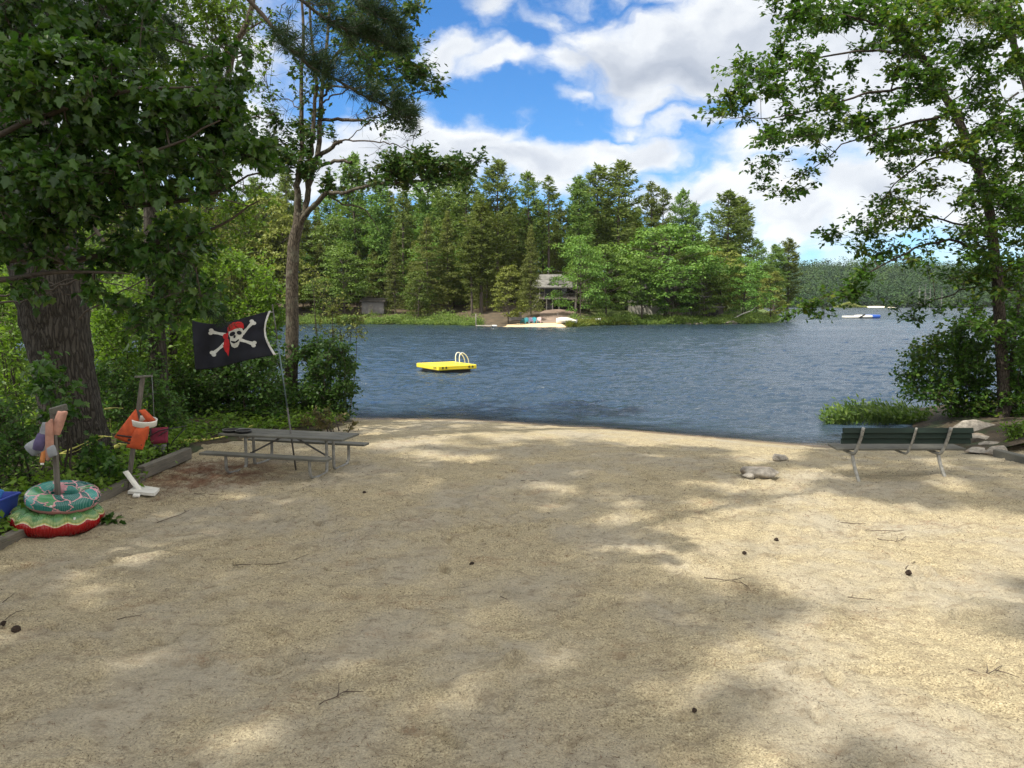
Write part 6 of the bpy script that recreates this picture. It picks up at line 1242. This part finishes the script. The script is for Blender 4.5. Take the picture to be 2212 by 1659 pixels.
def swim_rings():
    cx, cy = -6.68, 11.0; z0 = float(gz(cx, cy))
    def torus(R, r, nu, nv, fn): 
        V = []; 
        for i in range(nu):
            a = 2 * math.pi * i / nu
            for j in range(nv): V.append(fn(a, 2 * math.pi * j / nv, R, r))
        F = [(i * nv + j, ((i + 1) % nu) * nv + j, ((i + 1) % nu) * nv + (j + 1) % nv, i * nv + (j + 1) % nv) for i in range(nu) for j in range(nv)]; return V, F
    # lower ring: scalloped, red below, green and yellow above with a white wavy line
    def low(a, b_, R, r):
        k = 1 + .045 * math.cos(a * 13) * (.5 + .5 * math.cos(b_)); rr = r * (1 + .012 * math.sin(a * 39)); z = rr * math.sin(b_) * .92
        return Vector(((R * k + rr * math.cos(b_)) * math.cos(a), (R * k + rr * math.cos(b_)) * math.sin(a), z + .012 * math.cos(a * 13)))
    m, t, b, _ = mat('melon_vinyl'); sp = t.node('ShaderNodeSeparateXYZ'); co = obj_coord(t); t.put(sp.inputs[0], co); an = t.math('ARCTAN2', sp.outputs[1], sp.outputs[0]); hgt = t.math('SUBTRACT', sp.outputs[2], t.math('MULTIPLY', t.math('SINE', t.math('MULTIPLY', an, 13.0)), .022))
    hgt = t.math('ADD', hgt, t.math('MULTIPLY', t.math('SUBTRACT', t.noise(co, 14, 3), .5), .03))
    c = t.ramp(t.smooth(hgt, -.12, .20), [(.0, (.20, .004, .006)), (.44, (.30, .006, .008)), (.53, (.34, .01, .012)), (.55, (.62, .58, .42)), (.61, (.45, .38, .10)), (.68, (.13, .22, .05)), (.8, (.25, .32, .11)), (.9, (.07, .19, .06))])
    t.put(b.inputs['Base Color'], c); b.inputs['Roughness'].default_value = .22; b.inputs['Specular IOR Level'].default_value = .6
    bp = t.node('ShaderNodeBump'); bp.inputs['Strength'].default_value = .5; bp.inputs['Distance'].default_value = .012; t.put(bp.inputs['Height'], t.math('ADD', t.math('SINE', t.math('MULTIPLY', an, 90.0)), t.math('MULTIPLY', t.noise(co, 18, 3), 2.0))); t.put(b.inputs['Normal'], bp.outputs[0])
    t_ = thing('swim_ring', 'big glossy inflatable ring, red below with wavy green top, under the leaf-print ring', 'swim ring', (cx - .06, cy - .02, z0 + .165)); t_.rotation_euler = (rad(1.5), rad(5), 0); MB().add(*torus(.42, .185, 104, 28, low), 0, True).build('tube', m, t_, local=True)
    MB().lathe((0, 0, 0), [(.27, .015), (.0, .02)], 40).build('floor_sheet', plain('red_vinyl', (.30, .01, .012), .3, .2, 8), t_, local=True); MB().lathe((.44, -.32, .10), [(.0, .03), (.014, .03), (.018, .0)], 10).build('valve', plain('clear_valve', (.55, .55, .5), .3, .1, 5), t_, local=True)
    # upper ring: leaf print on pink
    m, t, b, _ = mat('leaf_print_vinyl'); co = obj_coord(t); v = t.node('ShaderNodeTexVoronoi', feature='F1'); v.inputs['Scale'].default_value = 4.2; v.inputs['Randomness'].default_value = .85; sv = t.vmath('SCALE', t.node('ShaderNodeTexNoise').outputs['Color']); sv.node.inputs['Scale'].default_value = .22; t.put(v.inputs['Vector'], t.vmath('ADD', t.mapping(co, scale=(1, 1, 1.3)), sv))
    sp = t.node('ShaderNodeSeparateXYZ'); t.put(sp.inputs[0], co); edge = t.node('ShaderNodeTexVoronoi', feature='DISTANCE_TO_EDGE'); edge.inputs['Scale'].default_value = 4.2; edge.inputs['Randomness'].default_value = .85; t.l.new(v.inputs['Vector'].links[0].from_socket, edge.inputs['Vector'])
    cs = t.node('ShaderNodeSeparateColor'); t.l.new(v.outputs['Color'], cs.inputs[0]); c = t.ramp(cs.outputs[0], [(0, (.004, .06, .055)), (.2, (.012, .12, .10)), (.36, (.05, .25, .21)), (.5, (.03, .13, .03)), (.62, (.06, .22, .07)), (.74, (.52, .20, .24)), (.86, (.008, .10, .09))], 'CONSTANT')
    wv = t.node('ShaderNodeTexWave'); wv.inputs['Scale'].default_value = 16; wv.inputs['Distortion'].default_value = 3; t.put(wv.inputs[0], t.vmath('ADD', co, v.outputs['Color'])); c = t.mix(t.smooth(wv.outputs[1], .6, .95, 0, .28), c, (.20, .45, .38, 1)); c = t.mix(t.smooth(edge.outputs[0], .05, .025), c, (.58, .27, .30, 1)); c = t.mix(t.smooth(t.math('ADD', sp.outputs[2], t.math('MULTIPLY', t.noise(co, 7, 2), .04)), -.035, -.045), c, (.42, .17, .17, 1))
    t.put(b.inputs['Base Color'], c); b.inputs['Roughness'].default_value = .25; b.inputs['Specular IOR Level'].default_value = .55
    def up(a, b_, R, r): rr = r * (1 + .02 * math.sin(a * 26) * max(0, -math.cos(b_))); return Vector(((R + rr * math.cos(b_)) * math.cos(a), (R + rr * math.cos(b_)) * math.sin(a), rr * math.sin(b_)))
    t_ = thing('swim_ring', 'inflatable ring printed with teal and green leaves on pink, stacked on the red ring', 'swim ring', (cx + .02, cy + .03, z0 + .455)); t_.rotation_euler = (rad(3), rad(7), 0); MB().add(*torus(.352, .145, 84, 28, up), 0, True).build('tube', m, t_, local=True); MB().lathe((.11, -.47, .02), [(.0, .03), (.014, .03), (.018, .0)], 10, rot=Euler((rad(80), 0, 0)).to_matrix()).build('valve', bpy.data.materials['clear_valve'], t_, local=True)
swim_rings()

def blue_tub():
    d = 10.75; x1 = at(27, 1100, d).x; cx = x1 - .42; z0 = float(gz(cx, d)) + .02; M_BL = plain('blue_plastic', (.035, .065, .33), .4, .12, 4); M_BL2 = plain('light_blue_plastic', (.04, .17, .42), .4, .15, 4)
    t = thing('blue_tub', 'blue plastic storage tub cut off by the left frame edge', 'tub', (cx, d, z0)); h = .50
    def box_shell(w0, d0, w1, d1, z_0, z_1): return [[Vector((sx * (w0 + (w1 - w0) * f), sy * (d0 + (d1 - d0) * f), z_0 + (z_1 - z_0) * f)) for sx, sy in ((-1, -1), (1, -1), (1, 1), (-1, 1), (-1, -1))] for f in (0, .5, 1)]
    mb = MB().sheet(box_shell(.28, .22, .345, .28, 0, h), smooth=False); mb.sheet(box_shell(.262, .202, .328, .262, .03, h), smooth=False); mb.add([(-.28, -.22, 0), (.28, -.22, 0), (.28, .22, 0), (-.28, .22, 0)], [(0, 1, 2, 3)]); mb.build('body', M_BL, t, local=True)
    r = MB()
    for sx in (-1, 1): r.box((sx * .352, 0, h - .005), (.035, .60, .03), bevel=.006)
    for sy in (-1, 1): r.box((0, sy * .287, h - .0), (.69, .034, .032), bevel=.006)
    r.build('rim', M_BL, t, local=True)
    p = Vector((cx + .24, d - .02, z0 + h + .02)); q = thing('toy_scoop', 'light blue plastic scoop sticking out of the blue tub', 'scoop', p); MB().box((.02, 0, .03), (.07, .03, .16), (0, .5, .2), bevel=.01).build('blade', M_BL2, q, local=True); MB().tube([(-.02, 0, -.03), (-.12, .02, -.25)], .014, 7).build('handle', M_BL2, q, local=True)
    p = Vector((cx + .16, d - .08, z0 + h - .02)); q = solo(MB().lathe(p, [(.0, .06), (.05, .055), (.085, .02), (.09, -.02), (.05, -.06), (0, -.07)], 16), 'toy_ball', M_WHITE_BLUE, 'small pale toy ball on top of the things in the blue tub', 'ball', p)
M_WHITE_BLUE = plain('pale_toy', (.35, .52, .58), .4, .3, 22); blue_tub()

def folding_chair():
    d = 15.9; M_MA = plain('maroon_fabric', (.17, .016, .035), .85, .3, 9, bump=.2); M_GR = plain('grey_fabric', (.19, .19, .185), .85, .25, 9); p = lambda x, y, dd=0: at(x, y, d + dd); b = p(345, 985); b.z = float(gz(b.x, b.y)) + .1; t = thing('folding_chair', 'collapsed maroon folding camp chair with dark legs beside the orange vest', 'camp chair', b)
    MB().sheet([[p(325 + 38 * u, 925 - 3 * u + (36 - 2 * u) * v, -.05 * math.sin(3 * u) - .1 * v) for u in np.linspace(0, 1, 7)] for v in np.linspace(0, 1, 6)], thick=.006).build('backrest', M_MA, t); MB().sheet([[p(330 + 30 * u - 4 * v * (u - .5) * 3, 960 + 22 * v * (1 - .35 * abs(u - .5)), -.12 + .05 * math.sin(5 * u)) for u in np.linspace(0, 1, 7)] for v in np.linspace(0, 1, 5)], thick=.006).build('seat', M_GR, t)
    for k, L in enumerate(([(318, 945), (345, 930), (403, 920)], [(312, 975), (345, 940), (362, 930)], [(325, 922), (328, 965), (335, 985)], [(363, 922), (362, 960), (363, 982)], [(335, 982), (362, 980), (400, 990)], [(300, 965), (250, 1003)], [(362, 982), (372, 955), (400, 925)])): MB().tube([p(x, y, -.15 + .05 * k) for x, y in L], .011, 6).build('leg', M_BLACK, t)
folding_chair()

def tape():
    m = plain('yellow_tape', (.66, .61, .16), .5, .3, 9)
    def strip(pts, w_, label, tw=0.0):
        P = smooth_path(pts, 7); g_ = [[Vector(p) + Vector((0, .012 * math.sin(i * .7 + tw), w_ * s * (.65 + .35 * math.sin(i * .33 + tw)))) for s in (-1, 1)] for i, p in enumerate(P)]; o = Vector(P[len(P) // 2]); return solo(MB().sheet(g_, thick=.002), 'barrier_tape', m, label, 'tape', o)
    d = 14.2; strip([at(128, 981, d), at(150, 972, d), at(185, 956, d), at(205, 946, d), at(222, 943, d), at(243, 943, 14.6)], .024, 'yellow tape drooping across the front of the huge pine trunk'); strip([at(128, 981, d), at(160, 976, d - .03), at(190, 960, d - .03), at(222, 944, d - .02)], .012, 'thin twisted yellow strip below the tape across the huge pine trunk', 2)
    strip([at(246, 966, 14.9), at(270, 958, 15.6), at(317, 951, 16.5), at(365, 953, 17), at(430, 951, 17.6), at(483, 943, 18.3), at(530, 927, 19.4), at(575, 911, 20.8), at(609, 899.5, 22), at(640, 900, 23.55)], .05, 'long yellow tape stretched low from the huge pine past the table to the slender tree')
    strip([at(236, 906, 16), at(240, 930, 16), at(233, 950, 15.9)], .03, 'short yellow tape end hanging right of the huge pine trunk', 1); strip([at(225, 884, 16.2), at(245, 881, 16), at(266, 882, 15.8)], .022, 'short level piece of yellow tape above the hanging tape end', 1)
    P = [at(640 + 13 * math.cos(a) , 899 - 1.5 * math.sin(a * .5), 24 - .42 * math.sin(a)) for a in np.linspace(-.2, math.pi + .2, 9)]; strip(P, .03, 'yellow tape knotted round the foot of the slender tree')
tape()

def rocks():
    for k, (X, Y, sz, sd, lab) in enumerate(((2118, 945, (.85, .55, .32), 1, 'largest pale boulder at the water, behind the right end of the bench'), (2124, 962, (.42, .3, .24), 2, 'rounded boulder just below the largest one, right of the bench back'), (2150, 972, (.45, .28, .14), 3, 'low flat pinkish stone below the rounded boulder'), (2128, 980, (.55, .3, .10), 4, 'thin flat stone lying right of the bench seat'), (2168, 985, (.34, .26, .15), 5, 'reddish stone touching the half-buried timber'), (2092, 957, (.35, .3, .2), 6, 'small stone peeping out at the top right corner of the bench'))):
        p = ground(X, Y); solo(rock_mb(p + Vector((0, .2, sz[2] * .45)), sz, 60 + sd), 'boulder', M_ROCK, lab, 'rock', p)
    p = ground(1652, 1034); solo(rock_mb(p + Vector((0, .28, .09)), (.36, .34, .15), 91), 'boulder', M_ROCK, 'pale rounded boulder half sunk in the sand left of the bench', 'rock', p)
    p = ground(1622, 1036); solo(rock_mb(p + Vector((0, .2, .02)), (.13, .15, .07), 92), 'boulder', M_ROCK, 'dark low stone against the left side of the half-sunk boulder', 'rock', p)
    p = ground(1693, 997); solo(rock_mb(p + Vector((0, .15, .06)), (.22, .18, .10), 93), 'boulder', M_ROCK, 'small grey stone between the half-sunk boulder and the water', 'rock', p)
rocks()

def water_plants():
    A = Arr(); r = np.random.default_rng(41); n = 1500; X = r.uniform(1788, 2020, n); dd = 24.4 + np.abs(r.normal(0, 1, n)) * 1.6 * np.sqrt(np.clip(1 - ((X - 1895) / 150) ** 2, .05, 1)); p = np.stack([(X - 1106) / FPX * dd, dd, np.full(n, WATER_Z - .05)], -1); h = r.uniform(.15, .42, n) * np.clip(1.15 - ((X - 1890) / 140) ** 2 * .7, .45, 1.2)
    q = p + r.normal(0, .10, p.shape); q[:, 2] = p[:, 2] + h
    for a, b_ in zip(p, q): V, F = tube_arrays(np.array([a, (a + b_) / 2 + [.0, 0, .02], b_]), [.008, .006, .005], 3); A.add(V, F, 0)
    V, F = leaves(q, r.normal(0, .7, q.shape) + np.array([-.6, -.1, 1.0]), r.normal(0, .5, q.shape) + np.array([.3, -.6, .7]), r.uniform(.12, .26, n), (T_SIMPLE[0] * np.array([1, .6, 1]), T_SIMPLE[1])); A.add(V, F, 0)
    props(link('water_weed', A.mesh('water_weed', [M_FAR_YELLOW if False else M_WEED])), kind='stuff', label='bright green broad-leaved water plants standing in the shallows behind the bench', cat='water plants')
M_WEED = leaf_mat('water_weed_leaf', [G(.05, .10, .02), G(.10, .17, .03), G(.16, .23, .05)], .35, .35, 0); water_plants()

# ---------------------------------------------------------------- litter on the sand
def litter():
    r = np.random.default_rng(51); M_CONE = plain('pine_cone', (.035, .022, .015), .9, .4, 30); M_STICK = plain('dry_stick', (.075, .055, .042), .9, .35, 25); M_DRY = leaf_mat('dry_leaf', [G(.16, .08, .04), G(.22, .12, .06)], .2, .6)
    for X, Y, s, lab in ((1020, 1222, .036, 'dark pine cone alone on the sand in the middle of the picture'), (1962, 1240, .036, 'dark pine cone on the sunlit sand at the right'), (35, 1364, .042, 'largest pine cone, near the left frame edge'), (8, 1349, .028, 'pine cone at the very left frame edge beside the largest one'), (787, 1066, .032, 'pine cone with a tuft of red needles right of the table'), (1677, 1168, .03, 'dark cone at the edge of the shade right of the middle'), (1608, 1196, .026, 'small flat cone just left of two tiny stones'), (1500, 1306 + 230, .02, 'cone in the dappled sand near the bottom right')):
        p = ground(X, Y); mb = MB(); n = 9
        for i in range(7):
            f = i / 6; z = s * (.1 + 1.5 * f); rr = s * (.95 * math.sin(math.pi * (.22 + .68 * f)) + .1)
            for k in range(n): a = 2 * math.pi * (k + .5 * (i % 2)) / n + i * .4; mb.box((rr * math.cos(a) * .75, z - s * .8, s * .55 + rr * math.sin(a) * .75), (s * .5, s * .18, s * .42), (a * .3, a, .4), smooth=False)
        mb.tube([(0, -s * .8, s * .55), (0, s * .9, s * .55)], s * .5, 8); mb.V = [Matrix.Rotation(r.uniform(0, 6), 3, 'Z') @ v if False else v for v in mb.V]; o = mb.build('pine_cone', M_CONE, None); o.location = p + Vector((0, 0, -.004)); o.rotation_euler = (0, 0, r.uniform(0, 6.28)); props(o, lab, 'pine cone', 'pine cones on the sand')
    S = [([(690, 1524), (730, 1508), (752, 1490)], 'forked dry twig lying in the foreground, left of the middle', 1), ([(1125, 1040), (1150, 1041), (1180, 1042)], 'straight dark stick on the sand left of the half-sunk boulder', 0), ([(0, 1310), (14, 1300), (32, 1282)], 'dry twig at the left frame edge above the cones', 0), ([(0, 1352), (22, 1335), (50, 1318)], 'thin curved twig just above the largest cone', 0), ([(252, 1340), (290, 1335), (310, 1332)], 'short straight twig in the shaded sand at the left', 0),
         ([(270, 1098), (300, 1103), (332, 1112)], 'crooked dry branch right of the floral swim ring', 1), ([(430, 1228), (540, 1222), (610, 1218), (668, 1198)], 'long thin curved twig across the shaded sand', 0), ([(1895, 1165), (1935, 1172), (1958, 1160)], 'branched dry twig on the sunlit sand right of the cone', 1), ([(1815, 1130), (1870, 1135)], 'short grey twig on the bright sand near the bench', 0), ([(1870, 1148), (1910, 1150), (1960, 1148)], 'fine twig lying level on the bright sand', 0), ([(1955, 1660 - 430), (1980, 1214)], 'bent twig above the right-hand pine cone', 0),
         ([(1520, 1250), (1580, 1258), (1620, 1266)], 'knobbly dark twig in the middle of the bright sand', 1), ([(1460, 1118), (1520, 1122)], 'dark twig at the shade edge below the half-sunk boulder', 0), ([(2090, 1448), (2130, 1460), (2165, 1440)], 'dry twig with side shoots near the right frame edge', 1), ([(1080, 1290), (1100, 1300)], 'short black twig left of the dappled shade', 0), ([(1830, 1262 + 30), (1890, 1300)], 'slender pale twig on the sunlit sand', 0), ([(420, 1068), (480, 1072)], 'dry twig in front of the picnic bench', 0), ([(340, 1130), (400, 1110), (430, 1092)], 'curved reddish twig right of the red swim ring', 1)]
    for L, lab, br in S:
        P = [ground(x, y) + Vector((0, 0, .012 + .01 * (k == 1))) for k, (x, y) in enumerate(L)]; Q = smooth_path(P, 4) + r.normal(0, .004, (4 * (len(P) - 1) + 1, 3)); mb = MB().tube(Q, np.linspace(.006, .003, len(Q)), 6)
        if br:
            for f, sgn in ((.45, 1), (.7, -1)): a = Vector(Q[int(f * len(Q))]); dr = (Vector(Q[-1]) - Vector(Q[0])).normalized(); mb.tube([a, a + dr * .07 + Vector((-dr.y, dr.x, .1)) * .06 * sgn, a + dr * .13 + Vector((-dr.y, dr.x, .15)) * .13 * sgn], [.006, .004, .0025], 5)
        solo(mb, 'twig', M_STICK, lab, 'twig', P[0], 'twigs lying on the sand')
    # sprig of green leaves beside the ring
    p = ground(237, 1133); T = Tree(3, T_MAPLE, .10, .5, .2, .1); T.limb([p + Vector((-.12, 0, .02)), p + Vector((0, 0, .05)), p + Vector((.14, .03, .03))], .006, .003, 5); T.clump(np.array(p) + [0, 0, .06], (.16, .1, .06), 5, 6, branch=False); T.finish('leafy_sprig', 'fallen sprig of green leaves on the sand right of the red swim ring', 'sprig', p, M_STICK, M_LEAF_MAPLE, trunk='stem', crown='foliage')
    # needles and crumbs: uncountable
    A = Arr(); n = 52000; y = 4.6 + 15 * r.uniform(0, 1, n) ** 1.5; x = r.uniform(-.72, .72, n) * y; near = r.uniform(0, 1, n) < .22; x = np.where(near, r.normal(-6.1, .9, n), x); y = np.where(near, r.normal(14.4, 1.1, n), y); keep = (x > edge_x(y) + .05) & (y < shore_y(x) - 1.2) & ((vnoise(x * .9, y * .9, 31) + .6 * vnoise(x * 2.7, y * 2.7, 32) > r.uniform(.35, 1.25, n)) | (near & (r.uniform(0, 1, n) < .7))); x, y = x[keep], y[keep]; n = len(x)
    z = gz(x, y, True) + prints_at(x, y) + .006; a = r.uniform(0, 6.283, n); V, F = leaves(np.stack([x, y, z], -1), np.stack([np.cos(a), np.sin(a), r.normal(0, .12, n)], -1), np.array([0, 0, 1.0]) + r.normal(0, .3, (n, 3)), r.uniform(.03, .085, n) * np.clip(y / 9, .8, 1.3), (T_LONG[0] * np.array([1, .42, 1]) + np.array([0, 0, 0]), T_LONG[1])); A.add(V, F, 0)
    props(link('pine_needles', A.mesh('pine_needles', [leaf_mat('dead_needle', [G(.06, .03, .018), G(.15, .07, .035), G(.045, .036, .027)], .0, .8, 0)])), kind='stuff', label='fallen brown pine needles scattered over the sand', cat='pine needles')
    A = Arr(); n = 30000; y = 4.6 + 15 * r.uniform(0, 1, n) ** 1.7; x = r.uniform(-.72, .72, n) * y; keep = (x > edge_x(y) + .05) & (y < shore_y(x) - 1.0) & (vnoise(x * 1.3, y * 1.3, 35) + .6 * vnoise(x * 4, y * 4, 36) > r.uniform(.3, 1.3, n)); x, y = x[keep], y[keep]; n = len(x); z = gz(x, y, True) + prints_at(x, y) + .004
    V, F = leaves(np.stack([x, y, z], -1), r.normal(0, 1, (n, 3)) * [1, 1, .25], np.array([0, 0, 1.0]) + r.normal(0, .45, (n, 3)), r.uniform(.005, .022, n) * np.clip(y / 9, .7, 1.6), (T_SIMPLE[0] * np.array([1, 1.1, 2]), T_SIMPLE[1])); A.add(V, F, 0)
    props(link('bark_crumbs', A.mesh('bark_crumbs', [leaf_mat('bark_crumb', [G(.03, .022, .016), G(.07, .045, .03), G(.16, .12, .08), G(.04, .03, .025)], .0, .9, 0)])), kind='stuff', label='dark bark crumbs and leaf bits scattered over the sand', cat='litter')
litter()
# ---------------------------------------------------------------- air over the lake
m = bpy.data.materials.new('lake_air'); m.use_nodes = True; t = NT(m.node_tree); t.n.clear(); o_ = t.node('ShaderNodeOutputMaterial'); pv = t.node('ShaderNodeVolumePrincipled')
pv.inputs['Color'].default_value = (.80, .87, .97, 1); pv.inputs['Density'].default_value = .00004; pv.inputs['Anisotropy'].default_value = .2; t.l.new(pv.outputs[0], o_.inputs['Volume'])
props(MB().box((0, 850, 55), (6400, 3700, 130)).build('haze', m), kind='stuff', label='thin summer haze over the lake', cat='haze')
